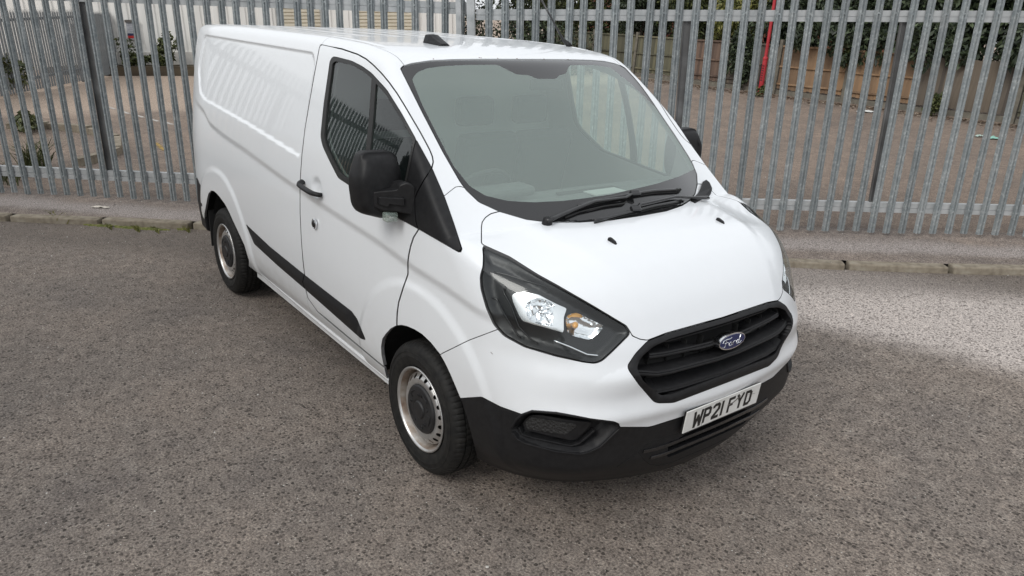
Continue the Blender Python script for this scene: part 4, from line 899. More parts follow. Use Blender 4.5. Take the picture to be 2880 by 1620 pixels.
# ---- grille
gP,gT=compact(*gr); 
GI=rnd([(1836,975),(1880,953),(1981,924),(2088,893),(2300,815),(2350,990),(2160,1008),(1890,1108),(1857,1112),(1806,1070),(1790,1036),(1802,1003)],8,4)
ring_in,ring=split(gP,gT,sdpoly(*proj(gP),GI))
dd=-sdpoly(*proj(compact(*ring)[0]),GR)
gro,=shell('grille_surround',*compact(*ring),M_blackpl,van,.05,off=.006*np.sin(np.clip(dd/24,0,1)*math.pi)+.001,mirror='join',geo=True)
shell('grille_backing',*ring_in,M_dark,gro,.0,off=-.075,mirror='join')
SL=[(-.006,-.030),(.004,-.006),(.007,.0),(.013,.0015),(.016,-.002),(.021,.0015),(.026,0),(.028,-.004),(.020,-.05),(.004,-.062),(-.016,-.055)]
SLf=[(-a,b_) for a,b_ in SL]
def slat(px,name='grille_slat',prof=SLf,off=-.012,mat=M_blackpl): return bars(name,px,prof,mat,gro,off,bevel=0)
slat([(1826,990),(1868,985),(1935,971),(1990,958)])
slat([(1792,1036),(1850,1040),(1890,1033),(2022,998),(2092,972),(2200,930)])
slat([(1826,1086),(1850,1092),(1900,1083),(2022,1045),(2110,1016),(2200,980)])
slat([(1845,950),(1880,946),(1981,918),(2060,895),(2120,875)],prof=[(a*.8,b_) for a,b_ in SLf],off=-.02)
slat([(1860,1124),(1900,1118),(2022,1075),(2110,1043),(2200,1010)],prof=[(a*.8,b_) for a,b_ in SLf],off=-.02)
# vertical webs behind the slats
mb=MB()
for yv in (.12,.22,.32,.42):
    for s_ in (-1,1): mb.box((.950-.2*yv*yv,s_*yv,.80),(.03,.004,.20))
mb.build('grille_web',M_dark,gro)
# ---- lower intake: slats across the opening, dark behind
liP,liT=compact(*li); shell('intake_backing',liP,liT,M_dark,lower,.0,off=-.09,mirror='join')
BARP=[(.010,.004),(-.008,.004),(-.010,-.045),(.006,-.05)]
bars('intake_slat',[(1809,1270.8),(1845,1262),(1882.6,1250),(1990,1206),(2100,1160),(2200,1110)],BARP,M_blackgl,lower,.002,n=5)
bars('intake_slat',[(1829,1288),(1855,1281),(1880.5,1272.5),(1990,1227),(2100,1180),(2200,1130)],BARP,M_blackgl,lower,.002,n=5)
mb=MB()
for yv in (.05,.155,.26):
    for s_ in (-1,1): mb.box((.955-.2*yv*yv,s_*yv,.395),(.05,.006,.10))
mb.build('intake_web',M_blackpl,lower)
mb=MB()
for s_ in (-1,1):
    for k in range(9): mb.box((.93,s_*(.13+.0)+(k-4)*.011,.40),(.004,.007,.085),ax=[[1,0,0],[0,1,.25*(-1)**k],[0,0,1]])
mb.build('radiator_fins',plain('alloy_fins',(.35,.35,.36),.5,metal=.6),lower)
TR=[(.004,.004),(-.004,.004),(-.006,-.02),(.006,-.02)]
for pth in ([(1441,1218),(1455,1236),(1475,1247),(1564,1271),(1633,1278),(1660,1271),(1690,1256),(1742,1206)],[(1459,1202),(1468,1222),(1500,1232),(1606,1254),(1630,1247),(1672,1210)],[(1440,1201),(1452,1180),(1468,1166),(1496,1156.5),(1564.6,1162),(1643,1175),(1738,1188)]):
    for mm_ in (None,):
        o=bars('fog_recess_lip',pth,TR,M_blackpl,lower,.001 if pth[0][0]!=1459 else -.024,mirror=None,bevel=.002,n=3)
        o2=link('fog_recess_lip',o.data.copy(),lower); o2.data.transform(Matrix.Scale(-1,4,(0,1,0))); o2.data.flip_normals()
# chin seam line on the bumper
bars('bumper_seam',[(1735,1312),(1780,1285),(1809,1256),(1832,1244),(1870,1232),(1925,1213)],[(.0012,.0012),(-.0012,.0012),(-.0012,-.003),(.0012,-.003)],M_dark,lower,.0,mirror=None,bevel=0,n=4)
bars('bumper_seam',[(1795,1272),(1811,1293),(1826,1305),(1850,1309),(1890,1300),(1990,1258),(2060,1225)],[(.0012,.0012),(-.0012,.0012),(-.0012,-.003),(.0012,-.003)],M_dark,lower,.0,mirror=None,bevel=0,n=4)
# ---- badge
bc=hits([(2066,959)],0.)[0]; bc[1]=0; bcx=F(np.array([1.0]),np.array([0.]),np.array([bc[2]]))
bz=atx((2066,959),1.032)[2]; bx0=1.022
bn_=Vector((1,0,.10)).normalized(); bu_=np.array([-bn_.z,0,bn_.x]); bnv=np.array(bn_)
def badge_pt(u,v_,h): return np.array([bx0,0,bz])+np.array([0,1,0])*u+bu_*v_+bnv*h
def oval(a,c,h0,h1,seg=40,dome=0):
    mb=MB(); P=[];Fc=[]
    for h in (h0,h1):
        for k in range(seg):
            t=2*math.pi*k/seg; P.append(badge_pt(a*math.cos(t),c*math.sin(t),h))
    for k in range(seg): k2=(k+1)%seg; Fc.append([k,k2,seg+k2,seg+k])
    P.append(badge_pt(0,0,h1+dome)); 
    for k in range(seg): Fc.append([seg+k,seg+(k+1)%seg,2*seg])
    return mb.add(P,Fc)
bo=oval(.089,.036,-.03,.006,dome=.003).build('badge',M_chrome,gro); fix_normals(bo.data)
o=oval(.083,.0305,.006,.0085,dome=.002).build('badge_field',plain('badge_blue',(.006,.014,.085),.22,coat=.7),bo); fix_normals(o.data)
STR=[[(-.060,.004),(-.055,.013),(-.040,.016),(-.022,.014),(-.012,.018)],[(-.040,.013),(-.043,.002),(-.047,-.010),(-.055,-.014),(-.061,-.010)],[(-.051,.001),(-.036,.003),(-.030,.001)],
 [(-.018,.001),(-.025,-.004),(-.025,-.011),(-.019,-.014),(-.012,-.010),(-.011,-.003),(-.016,.001),(-.018,.001)],
 [(-.004,.002),(-.005,-.006),(-.006,-.014)],[(-.004,-.004),(.002,.001),(.008,.001),(.009,-.002)],
 [(.028,.000),(.020,.001),(.015,-.006),(.016,-.013),(.022,-.013),(.028,-.006)],[(.038,.018),(.033,.008),(.028,-.004),(.028,-.013),(.035,-.013),(.042,-.006)]]
mb=MB()
for st in STR:
    pts=[badge_pt(u*1.25+.004,v_*1.15,.0105) for u,v_ in st]; pts=np.array(pts)
    mb.tube(dense(pts,3),.0015,6)
mb.build('badge_script',M_chrome,bo)
# ---- number plate
pc=np.array([1.034,0,.550]); tl=-.094; pu=np.array([-math.sin(tl),0,math.cos(tl)])*1.0; pn=np.array([math.cos(tl),0,math.sin(tl)])
Mp,nt,b=nodes('plate_white'); tcn=N(nt,'ShaderNodeTexCoord'); nn=N(nt,'ShaderNodeTexNoise',i_Scale=12,i_Detail=6); nt.links.new(tcn.outputs['Object'],nn.inputs[0])
nt.links.new(ramp(nt,nn.outputs[0],[(.3,(.68,.68,.65)),(.6,(.80,.80,.78))]),b.inputs['Base Color']); b.inputs['Roughness'].default_value=.3; b.inputs['Coat Weight'].default_value=.5
plate=MB().box(pc,(.520,.111,.006),ax=[[0,1,0],pu,pn]).build('number_plate',Mp,van,bevel=.0025)
MB().box(pc-pn*.006+np.array([0,0,-.004]),(.530,.118,.006),ax=[[0,1,0],pu,pn]).build('plate_holder',M_blackpl,plate,bevel=.002)
CH={'W':[[(0,79),(8,0),(25,52),(42,0),(50,79)]],'P':[[(7,0),(7,72),(36,72),(43,64),(43,44),(36,36),(7,36)]],'2':[[(7,58),(7,66),(15,72),(36,72),(43,65),(43,47),(7,12),(7,7),(46,7)]],
 '1':[[(7,0),(7,79)]],'F':[[(7,0),(7,72),(46,72)],[(7,40),(36,40)]],'Y':[[(3,79),(25,40),(47,79)],[(25,42),(25,0)]],'D':[[(7,7),(7,72),(32,72),(43,62),(43,17),(32,7),(7,7)]]}
M_char=plain('plate_black',(.012,.012,.012),.4); xs=-.201
for ch in 'WP21 FYD':
    if ch==' ': xs+=.022; continue
    wd=.014 if ch=='1' else .050; mb=MB()
    for st in CH[ch]:
        pts=[np.array([xs+a/1000,(c-39.5)/1000]) for a,c in st]; hw=.0074
        for i in range(len(pts)-1):
            a,c=pts[i],pts[i+1]; t=(c-a)/np.linalg.norm(c-a); n_=np.array([-t[1],t[0]])*hw
            e0=0 if (i==0 and not np.allclose(st[0],st[-1])) else hw*.75; e1=0 if (i==len(pts)-2 and not np.allclose(st[0],st[-1])) else hw*.75
            q=[a-t*e0+n_,a-t*e0-n_,c+t*e1-n_,c+t*e1+n_]; hgt=.0036+.00015*i
            top=[pc+np.array([0,1,0])*x_+pu*z_+pn*hgt for x_,z_ in q]; bot=[p-pn*.0012 for p in top]
            mb.add(top+bot,[[0,1,2,3],[7,6,5,4],[0,4,5,1],[1,5,6,2],[2,6,7,3],[3,7,4,0]])
    o=mb.build('plate_character',M_char,plate); fix_normals(o.data); xs+=wd+.011
mb=MB()
for px in ([(1972,1197),(1978,1180),(1986,1170),(2000,1160)],[(2047,1140),(2062,1132),(2075,1120),(2083,1113)],[(2104,1110),(2124,1106)]):
    mb.tube(dense([plane(q,pc+pn*.0036,pn) for q in px],3),.0006 if px[0][0]!=2047 else .0028,4)
mb.build('plate_crack',plain('plate_crack_dirt',(.10,.09,.08),.8),plate)
# ---- headlamp: clear lens over a dark housing with bright reflectors
lens,lens2=shell('headlight',*hl,M_lens,van,.05,off=-.002,mirror='copy',edge=M_dark)
hP,hT=compact(*hl); hx,hy=proj(hP); hd=-sdpoly(hx,hy,HLR)
M_hous=plain('lamp_housing',(.014,.0145,.0155),.4); M_refl=plain('lamp_reflector',(.92,.93,.94),.10,metal=1)
#offh=-.004-.040*sstep(0,26,hd)
Z=lambda x,y:(1340+x*.2484,680+y*.2484)
RF=rnd([Z(372,615),Z(395,575),Z(530,548),Z(700,575),Z(900,680),Z(1040,738),Z(1000,840),Z(995,1045),Z(830,1005),Z(620,960),Z(500,920),Z(450,830),Z(390,690)],5,4)
MAIN=rnd([Z(532,740),Z(545,690),Z(600,645),Z(700,618),Z(820,650),Z(905,700),Z(870,760),Z(862,965),Z(720,950),Z(590,905),Z(550,850)],7,4)
IND=rnd([Z(1018,900),Z(1030,840),Z(1080,800),Z(1160,788),Z(1300,862),Z(1480,948),Z(1462,985),Z(1335,1100),Z(1290,1112),Z(1130,1078),Z(1045,1040)],6,4)
def bright(o_par,side_):
    pass
hx_f=lambda P,poly: sdpoly(*proj(P),poly)
rf,_=split(hP,hT,hx_f(hP,RF)); rfP,rfT=compact(*rf)
mn,fr_=split(rfP,rfT,hx_f(rfP,MAIN))
ind,_=split(hP,hT,hx_f(hP,IND))
bez=ring2=None
rest=(hP,hT)
for q in (RF,IND): _,rest=split(*rest,hx_f(rest[0],q)); rest=compact(*rest)
rd=-sdpoly(*proj(rest[0]),HLR)
h1,h2=shell('lamp_housing',*rest,M_hous,lens,.03,off=-.011-.026*sstep(0,22,rd),mirror='copy',geo=True); h2.parent=lens2
fP_,fT_=compact(*fr_)
h3,h4=shell('lamp_reflector_surround',fP_,fT_,plain('lamp_satin_reflector',(.85,.86,.87),.22,metal=.9),lens,.02,off=-.028,mirror='copy'); h4.parent=lens2
def bowl(name,PT,poly,depth,mat,facets,amber=False):
    P,T=compact(*PT); d=-hx_f(P,poly); m=d.max(); s=np.clip(d/m,0,1)
    n=grad(P[:,0],P[:,1],P[:,2],detail=False); n/=np.linalg.norm(n,axis=1)[:,None]
    x,y=proj(P); fac=np.round((x)/facets[0])*facets[0]
    off=-.030-depth*np.sqrt(1-(1-s)**2)+facets[2]*np.abs(((x/facets[0])%1)-.5)+facets[2]*.7*np.abs(((y/facets[1])%1)-.5)
    P=P+n*off[:,None]; me=mesh_np(name,P,T,mat,smooth=True); o=link(name,me,lens)
    me2=mesh_np(name,P*[1,-1,1],T[:,::-1],mat,smooth=True); link(name,me2,lens2)
    c=P[np.argmax(d)]; return c,n[np.argmax(d)]
c,n_=bowl('main_reflector',mn,MAIN,.055,M_refl,(22,900,.006))
for s_,pa in ((1,lens),(-1,lens2)):
    mb=MB().tube([(c+n_*.0)*[1,s_,1],(c+n_*.035)*[1,s_,1]],.011,12); mb.build('bulb',M_chrome,pa,smooth=True)
c,n_=bowl('indicator_reflector',ind,IND,.035,M_refl,(7,7,.0022))
M_amber=plain('amber_bulb',(.85,.42,.10),.15,coat=.5)
for s_,pa in ((1,lens),(-1,lens2)):
    q=(c+n_*.004); mb=MB()
    mb.lathe([(-.016,.0),(-.014,.009),(-.004,.0125),(.009,.0125),(.017,.008),(.020,0)],q*[1,s_,1],np.array([n_[0]+.3,(n_[1]-.9)*s_,-.25]),20); mb.build('amber_bulb',M_amber,pa,smooth=True)
# inner ridges of the housing
for k_,pp in enumerate(([Z(95,610),Z(230,650),Z(300,790),Z(440,1020),Z(500,1085)],[Z(200,340),Z(330,370),Z(520,430),Z(760,500),Z(1100,650),Z(1400,800),Z(1620,915)],[Z(330,500),Z(300,560),Z(400,740),Z(480,960),Z(600,1090),Z(700,1150)],[Z(880,1120),Z(1060,1190),Z(1250,1275),Z(1390,1290)])):
    hh=hits(dense(pp,4),-.026)
    for s_,pa in ((1,lens),(-1,lens2)):
        MB().tube(hh*[1,s_,1],.003 if k_<3 else .0045,6).build('lamp_ridge',M_chrome if k_==3 else M_blackgl,pa,smooth=True)
# ---- mirror foot triangle and front door
AP=rnd([(1170,392),(1215.7,475.2),(1250.8,556.5),(1276,628),(1300,702),(1295,711),(1285,706),(1178,644.2),(1118,612),(1100,600),(1120,560),(1146,512)],5,4)
m_side=lambda P: np.maximum(side(P,-.6),(P[:,0]-.6)*2000)
ap,cur=carve(cur,np.maximum(sdpoly(*proj(cur[0]),AP),m_side(cur[0])),1.4)
APL=[(1216,430),(1218,470),(1212.6,476),(1195,505),(1176,540),(1169,556),(1169,590),(1172,625),(1178,645),(1180,660),(1000,660),(1000,380),(1160,380)]
a1,a2=carve(ap,pxf(ap[0],APL),1.6)
DR=[(902,125),(932,131.5),(961.7,137.7),(1005.9,152.7),(1030,166),(1050,182.8),(1072,205),(1094.2,231.4),(1117,263),(1138.4,297.6),(1161,336),(1182.6,372.7),(1199,403),(1209,422.3),(1216,440),(1218.5,455),(1214,475),(1200,500),(1178,535),(1169,556),(1169,590),(1172,625),(1178,644),(1163,667.7),(1154.5,693.4),(1149,720),(1147.2,740),(1147.5,771),(1134.4,807.8),(1121.3,849.8),(1117,880),(1116,912.7),(1120,1200),(1090,1040),(1060,1016),(893,876),(866,838),(857,800),(857,773),(852,730),(847.8,680),(844,600),(843.8,525.9),(846,480),(849,437.6),(858,360),(873.4,269.7),(886,200),(898,135)]
dr,cur=carve(cur,np.maximum.reduce([pxf(cur[0],DR),side(cur[0],-.6),(cur[0][:,0]-.35)*2000,(-1.9-cur[0][:,0])*2000]),1.0+1.0*sstep(-1.25,-1.1,cur[0][:,0]))
RB=rnd([(936,159),(946,160),(989.8,171.3),(1020,187),(1045.4,205.6),(1088.2,252.7),(1131,321.1),(1171.6,393.9),(1150,500),(1110,606),(1060,573),(994,528.6),(951.3,500.8),(928,455),(908,412),(903,392),(902,376.7),(910.6,291.2),(921,220),(928,170)],7,4)
rb,dr=carve(dr,sdpoly(*proj(dr[0]),RB),.6)
GL=rnd([(944,172),(990,183),(1020,200),(1042,217),(1085,265),(1126,331),(1162,394),(1140,505),(1112,595),(1060,560),(998,515),(958,488),(936,447),(918,407),(913,385),(920,300),(930,225),(936,178)],8,4)
gl,rb=carve(rb,sdpoly(*proj(rb[0]),GL),0)
door,door2=shell('front_door',*dr,M_paint,van,.018,mirror='copy',edge=M_edge)
def pair(name,PT,mat,par,depth,off=0.,edge=None):
    a,b_=shell(name,*PT,mat,par[0],depth,off=off,mirror='copy',edge=edge); b_.parent=par[1]; return a,b_
pair('window_seal',rb,M_rubber,(door,door2),.012,off=.002)
g1,g2=pair('side_window',gl,M_sg,(door,door2),0,off=-.006)
DV=[(1044,214),(1057,229),(1047,330),(1036,440),(1022,445),(1031,428),(1037,330)]
dv,_=carve(gl,pxf(gl[0],[(1046,212),(1058,226),(1050,330),(1040,440),(1030,540),(1015,534),(1028,430),(1038,330)]),0)
pair('window_bar',dv,M_rubber,(door,door2),.01,off=.001)
m1,m2=pair('mirror_foot',a1,M_blackpl,(door,door2),.012,off=.004)
f1,f2=shell('fender_trim',*a2,M_blackpl,van,.012,off=.004,mirror='copy'); f2.location=(0,-.024,-.02); m2.location=(0,-.016,-.01)
# ---- side moulding: black strip standing proud of door and side
MO=rnd([(692,630),(760,694),(856.7,772),(930,829),(989.4,874.9),(1004.4,896.3),(1029,956),(1016,952),(854.6,809),(780,745),(716,686)],3,3)
mo,_=carve((P0,T0),np.maximum(sdpoly(*proj(P0),MO),side(P0,-.6)),0)
moP,moT=mo; cutm=(proj(moP)[0]-857)-.05*(proj(moP)[1]-790)
(mA,mB)=split(moP,moT,cutm)
mdr=split(*compact(*mB),-(( proj(compact(*mB)[0])[0]-859)-.05*(proj(compact(*mB)[0])[1]-790)))[0]
def mprof(P,poly):
    d=-sdpoly(*proj(P),poly); return .003+.012*np.clip(d/13,0,1)
for nm,PT,pr in (('side_moulding',compact(*mA),(van,van)),('door_moulding',compact(*mdr),(door,door2))):
    a,b_=shell(nm,*PT,M_blackpl,pr[0],.016,off=mprof(PT[0],MO),mirror='copy',geo=True); b_.parent=pr[1]
# ---- roof, cant rail, fender, side
def front_line(P): return P[:,0]
roof,cur=carve(cur,np.maximum.reduce([(np.abs(cur[0][:,1])-.735)*1000,(1.75-cur[0][:,2])*1000,(-3.86-cur[0][:,0])*1000]),2.)
rear,cur=carve(cur,(cur[0][:,0]+3.84)*1000,2.)
shell('roof',*roof,M_paint,van,.010,mirror='join',edge=M_paint)
shell('rear_door',*rear,M_paint,van,.010,mirror='join',edge=M_edge)
# fender: ahead of the door, below the A-pillar seam
FE=[(1147,740),(1154.5,693.4),(1163,667.7),(1178,644),(1230,560),(1250,550.5),(1281,526),(1294,524),(1330,535),(1460,590),(1500,800),(1500,1050),(1236,1000),(1150,960),(1116,912),(1121,850),(1134,808),(1147,771)]
fe,cur=carve(cur,np.maximum.reduce([pxf(cur[0],FE),side(cur[0],-.5),(-.42-cur[0][:,0])*2000]),1.0)
shell('fender',*fe,M_paint,van,.014,mirror='copy',edge=M_edge)
pil,cur=carve(cur,(-1.352-cur[0][:,0])*1000,1.2)
# anything low left over between the wheels is sill
sil,pil=carve(pil,(pil[0][:,2]-.9)*1000,0)
shell('cant_rail',*pil,M_paint,van,.012,mirror='copy',edge=M_edge)
if len(sil[1]): shell('sill',*sil,M_paint,van,.012,mirror='copy',edge=M_edge)
quarter,=[cur]
shell('body_side',*quarter,M_paint,van,.016,mirror='copy',edge=M_edge)
# sill flange under the doors
mb=MB(); 
for s_ in (-1,1):
    mb2=MB(); pth=[(-2.43,s_*.915,.345),(-1.3,s_*.915,.325),(-.36,s_*.915,.320)]
    mb2.tube(dense(pth,4),.014,8); mb2.box((-1.39,s_*.905,.30),(2.05,.006,.05)); mb2.build('sill_flange',M_paint,van,smooth=False)
# ---- cab lining, bulkhead, engine bay, wheel wells
PL,QL=nets(.045); PL=relax(PL,3,False); TL=np.concatenate([QL[:,[0,1,2]],QL[:,[0,2,3]]])
nl=grad(PL[:,0],PL[:,1],PL[:,2],detail=False); nl/=np.linalg.norm(nl,axis=1)[:,None]
lx,ly=proj(PL)
kill=(PL[:,0]>.15)|(PL[:,2]<.33)|(sdpoly(lx,ly,FARCH)<12)&(PL[:,1]<-.5)|((sdpoly(lx,ly,RARCH)<12)&(PL[:,1]<-.5)&(PL[:,0]<-2))
TL=TL[~kill[TL].any(1)]; PL,TL=compact(PL,TL)
_,(PL,TL)=split(PL,TL,np.maximum(sdpoly(*proj(PL),GL)-1,(PL[:,1]+.6)*2000)); PL,TL=compact(PL,TL)
_,(PL,TL)=split(PL,TL,np.maximum(sdpoly(*proj(PL),WS)-2,np.maximum((1.1-PL[:,2])*2000,(-1.-PL[:,0])*2000))); PL,TL=compact(PL,TL)
nl=grad(PL[:,0],PL[:,1],PL[:,2],detail=False); nl/=np.linalg.norm(nl,axis=1)[:,None]
def liner(sgn):
    P=(PL-nl*.035)*[1,sgn,1]; return P,(TL if sgn>0 else TL[:,::-1])
Pa,Ta=liner(1); Pb,Tb=liner(-1); Pc,Tc=compact(np.concatenate([Pa,Pb]),np.concatenate([Ta,Tb+len(Pa)]))
link('cab_lining',mesh_np('cab_lining',Pc,Tc,M_liner,smooth=True),van)
mb=MB(); zz_=np.linspace(.40,1.90,12); oo=[(-1.37,-(Pz(z_)-.045-.10*sstep(1.8,1.92,z_)),z_) for z_ in zz_]; oo=oo+[(x_,-y_,z_) for x_,y_,z_ in oo[::-1]]; mb.add(oo+[(x_+.02,y_,z_) for x_,y_,z_ in oo],[list(range(24)),list(range(47,23,-1))]+[[i,(i+1)%24,(i+1)%24+24,i+24] for i in range(24)]); mb.build('bulkhead',plain('bulkhead_grey',(.30,.305,.31),.6),van)
MB().box((-1.0,0,.345),(2.7,1.30,.03)).build('cab_floor',M_dark,van); MB().box((-1.55,0,.275),(3.9,1.15,.09)).build('underbody_light_block',M_dark,van)  # box below the floor: added to block light and darken the van's shadow
mb=MB(); mb.box((.36,0,.70),(.60,1.16,.70)); mb.box((.20,0,1.08),(.50,1.3,.10)); mb.box((.60,0,.45),(.42,.95,.36)); mb.build('engine_bay',M_dark,van)
for cx in (0,-2.933):
    for s_ in (-1,1):
        mb=MB(); P=[];Fc=[]; seg=24
        for yv in (.955,.60):
            for k in range(seg+1):
                t=math.pi*(k/seg); P.append((cx+.445*math.cos(t),s_*(yv-.03),.345+.455*math.sin(t)))
        for k in range(seg): Fc.append([k,k+1,seg+2+k,seg+1+k])
        Fc.append(list(range(seg+1,2*seg+2)))
        mb.add(P,Fc); mb.build('wheel_well',M_dark,van)
# ---- door handle, lock
for s_,par in ((1,door),(-1,door2)):
    h=hits(dense([(856,511),(862,521),(880,533),(897,543),(908,549)],4),0.); nn=normal_at(h[8])
    t_=np.linspace(0,1,len(h)); offs=.010+.034*np.clip(1-np.abs(2*t_-1)**3.5,0,1); P=(h+nn*offs[:,None])*[1,s_,1]
    MB().tube(P,.0135,10,sq=1.35,up=nn*[1,s_,1]).build('door_handle',M_blackpl,par,smooth=True)
    c=hits([(884,629.3)],0.)[0]; n_=normal_at(c)*[1,s_,1]; c=c*[1,s_,1]
    lk=MB().lathe([(-.004,.0),(-.004,.031),(.004,.030),(.006,.025),(.004,.023)],c,n_,28).build('door_lock',M_chrome,par,smooth=False)
    MB().lathe([(.002,.0235),(.009,.020),(.012,.012),(.012,0.0)],c,n_,24).build('lock_cover',M_blackgl,lk,smooth=True)
# ---- mirrors
for s_,par in ((1,door),(-1,door2)):
    XM=-.235
    mz=lambda x,y:(940+x*.415,400+y*.415)
    prof=rnd([mz(133,300),mz(136,235),mz(160,150),mz(180,88),mz(212,66),mz(370,60),mz(418,82),mz(438,200),mz(436,330),mz(425,400),mz(380,500),mz(320,518),mz(180,485),mz(152,440)],11,4)
    O=np.array([atx(p,XM) for p in prof]); cc=O.mean(0); layers=[(.060,.60),(.058,.78),(.050,.88),(.034,.945),(.010,.985),(-.015,1.0),(-.050,1.0),(-.062,.98),(-.066,.94)]
    mb=MB(); P=[];Fc=[];k=len(O)
    for dx,sc in layers:
        for p in O:
            q=cc+(p-cc)*sc; up_=max(0,(q[2]-cc[2]-.055))*.35 if dx>.03 else 0
            P.append((q[0]+dx-up_,s_*q[1],q[2]))
    for i in range(len(layers)-1):
        for j in range(k): j2=(j+1)%k; Fc.append([i*k+j,i*k+j2,(i+1)*k+j2,(i+1)*k+j])
    Fc.append(list(range(k))); Fc.append([(len(layers)-1)*k+j for j in range(k)][::-1])
    mh=mb.add(P,Fc).build('mirror_housing',M_blackpl,par,smooth=True); fix_normals(mh.data)
    # bracket: hugs the housing and runs in to the foot on the door
    for nm,pl,xo,dep,gm in (('mirror_bracket',[(245,340),(300,333),(430,322),(445,288),(490,272),(518,276),(553,305),(552,400),(549,500),(500,490),(440,475),(330,470),(262,445),(243,400)],.0,.075,M_blackpl),('bracket_cover',[(300,372),(480,380),(482,432),(372,418),(360,440),(300,425)],.012,.03,M_blackpl)):
        rp=rnd([mz(*q) for q in pl],7 if xo==0 else 3,4); k=len(rp); P=[];Fc=[]
        xf=lambda px: XM+.052+xo+(px-1045)/124*.115
        for dx,sc in ((-dep,.97),(-.012,1.0),(0,.965),(.003,.90)):
            O2=np.array([atx(p,xf(p[0])) for p in rp]); c2=O2.mean(0)
            for p in O2: q=c2+(p-c2)*sc; P.append((q[0]+dx,s_*q[1],q[2]))
        for i in range(3):
            for j in range(k): j2=(j+1)%k; Fc.append([i*k+j,i*k+j2,(i+1)*k+j2,(i+1)*k+j])
        Fc.append(list(range(k))); Fc.append([3*k+j for j in range(k)][::-1])
        o=MB().add(P,Fc).build(nm,gm,mh); fix_normals(o.data); b_=o.modifiers.new('bevel','BEVEL'); b_.width=.004; b_.segments=2; b_.limit_method='ANGLE'
    # mirror glass faces backwards
    g=np.array([cc+(p-cc)*.86 for p in O])*[1,s_,1]; g[:,0]=XM-.0665
    o=link('mirror_glass',mesh_np('mirror_glass',g,[list(range(k if False else len(g)))],M_chrome),mh)
    # clear repeater below the housing
    c=atx((1097,609),-.150); 
    MB().box(c*[1,s_,1],(.05,.058,.044)).build('side_repeater',glass('repeater_lens',(.92,.90,.88),1.6,haze=.30) if s_>0 else bpy.data.materials['repeater_lens'],mh,bevel=.008)
    MB().box(c*[1,s_,1]+np.array([.002,0,.004]),(.03,.03,.016)).build('repeater_bulb',M_refl,mh,bevel=.003)
# ---- wipers (rest on the glass)
def onglass(pts,off): return hits(dense(pts,4),off)
wp=MB(); 
a=onglass([(1538,621),(1629,583),(1671,566.6),(1759.5,555),(1785,541)],.022); wpo=MB().tube(a,np.linspace(.016,.008,len(a)),8,sq=.6).build('wiper_arm',M_blackgl,van,smooth=True)
a=onglass([(1626,580),(1671,566),(1771,547),(1840,537),(1913,533)],.012); MB().tube(a,.0085,8).build('wiper_blade',M_blackgl,wpo,smooth=True)
MB().tube(a-np.array([0,0,.012]),.004,6).build('wiper_rubber',M_rubber,wpo,smooth=True)
c=hits([(1786,544)],.022)[0]; MB().box(c,(.05,.035,.022),ax=[[.35,.93,.0],[-.8,.3,.5],[.5,-.1,.85]]).build('wiper_joint',M_blackgl,wpo,bevel=.005)
MB().lathe([(-.02,.024),(.012,.022),(.02,.012),(.022,0)],hits([(1540,623)],.012)[0],(.3,0,1),18).build('wiper_cap',M_blackpl,wpo,smooth=True)
a=onglass([(1990,556),(1950,556),(1913,552.6),(1897,552.6),(1801,574),(1790,588)],.020); wpo=MB().tube(a,np.linspace(.016,.008,len(a)),8,sq=.6).build('wiper_arm',M_blackgl,van,smooth=True)
a=onglass([(1672,621),(1771,597),(1840,579),(1915.5,565)],.013); MB().tube(a,.0085,8).build('wiper_blade',M_blackgl,wpo,smooth=True)
MB().tube(a-np.array([0,0,.012]),.004,6).build('wiper_rubber',M_rubber,wpo,smooth=True)
c=hits([(1788,588)],.022)[0]; MB().box(c,(.05,.035,.022),ax=[[.35,.93,.0],[-.8,.3,.5],[.5,-.1,.85]]).build('wiper_joint',M_blackgl,wpo,bevel=.005)
a=onglass([(1660,566),(1700,578),(1735,576),(1765,570)],.006)
MB().tube(onglass([(1590,612),(1630,596),(1700,580),(1755,572),(1762,566)],.008),.0045,6).build('washer_hose',M_rubber,wpo,smooth=True)
# cowl ends (black filler where glass, bonnet and fender meet)
cw=hits([(1976,512),(1986,506),(1996,514),(2003,530),(1999,543),(1984,555),(1955,569),(1942,562),(1962,545),(1970,530)],.006,False)
for s_ in (1,):
    top=cw*[1,s_,1]; bot=top-np.array([0,0,.03]); k=len(top)
    o=MB().add(np.concatenate([top+np.array([0,0,.004]),bot]),[list(range(k)),list(range(2*k-1,k-1,-1))]+[[i,(i+1)%k,(i+1)%k+k,i+k] for i in range(k)]).build('cowl_end',M_blackpl,van,bevel=.004); fix_normals(o.data)
# rust specks along the roof edge above the glass
M_rsp=plain('rust_speck',(.13,.045,.02),.9)
for px in ((1348,162),(1353,163),(1400,164),(1454,165),(1530,166),(1598,167),(1219,166)):
    c=hits([px],0.)[0]; n_=normal_at(c); MB().lathe([(.0,.004),(.0012,.003),(.0012,0)],c,n_,7).build('rust_speck',M_rsp,van)
# sticker in the corner of the glass, scuffs on the bumper corner
q=hits([(1962,533),(1966,534),(1971,521),(1967,520)],.0015); mb=MB().add(q,[[0,1,2,3]]); mb.build('glass_sticker',plain('sticker_white',(.6,.6,.6),.5),van)
for pth in ([(1312,1043),(1314,1052),(1313,1063)],[(1318,1040),(1319,1048)],[(1306,1012),(1310,1030)],[(1380,990),(1385,996)]):
    MB().tube(hits(dense(pth,3),.0002),[.0012]*len(dense(pth,3)),5).build('scuff_mark',plain('scuff_grey',(.25,.24,.23),.8) if not bpy.data.materials.get('scuff_grey') else bpy.data.materials['scuff_grey'],bumper)
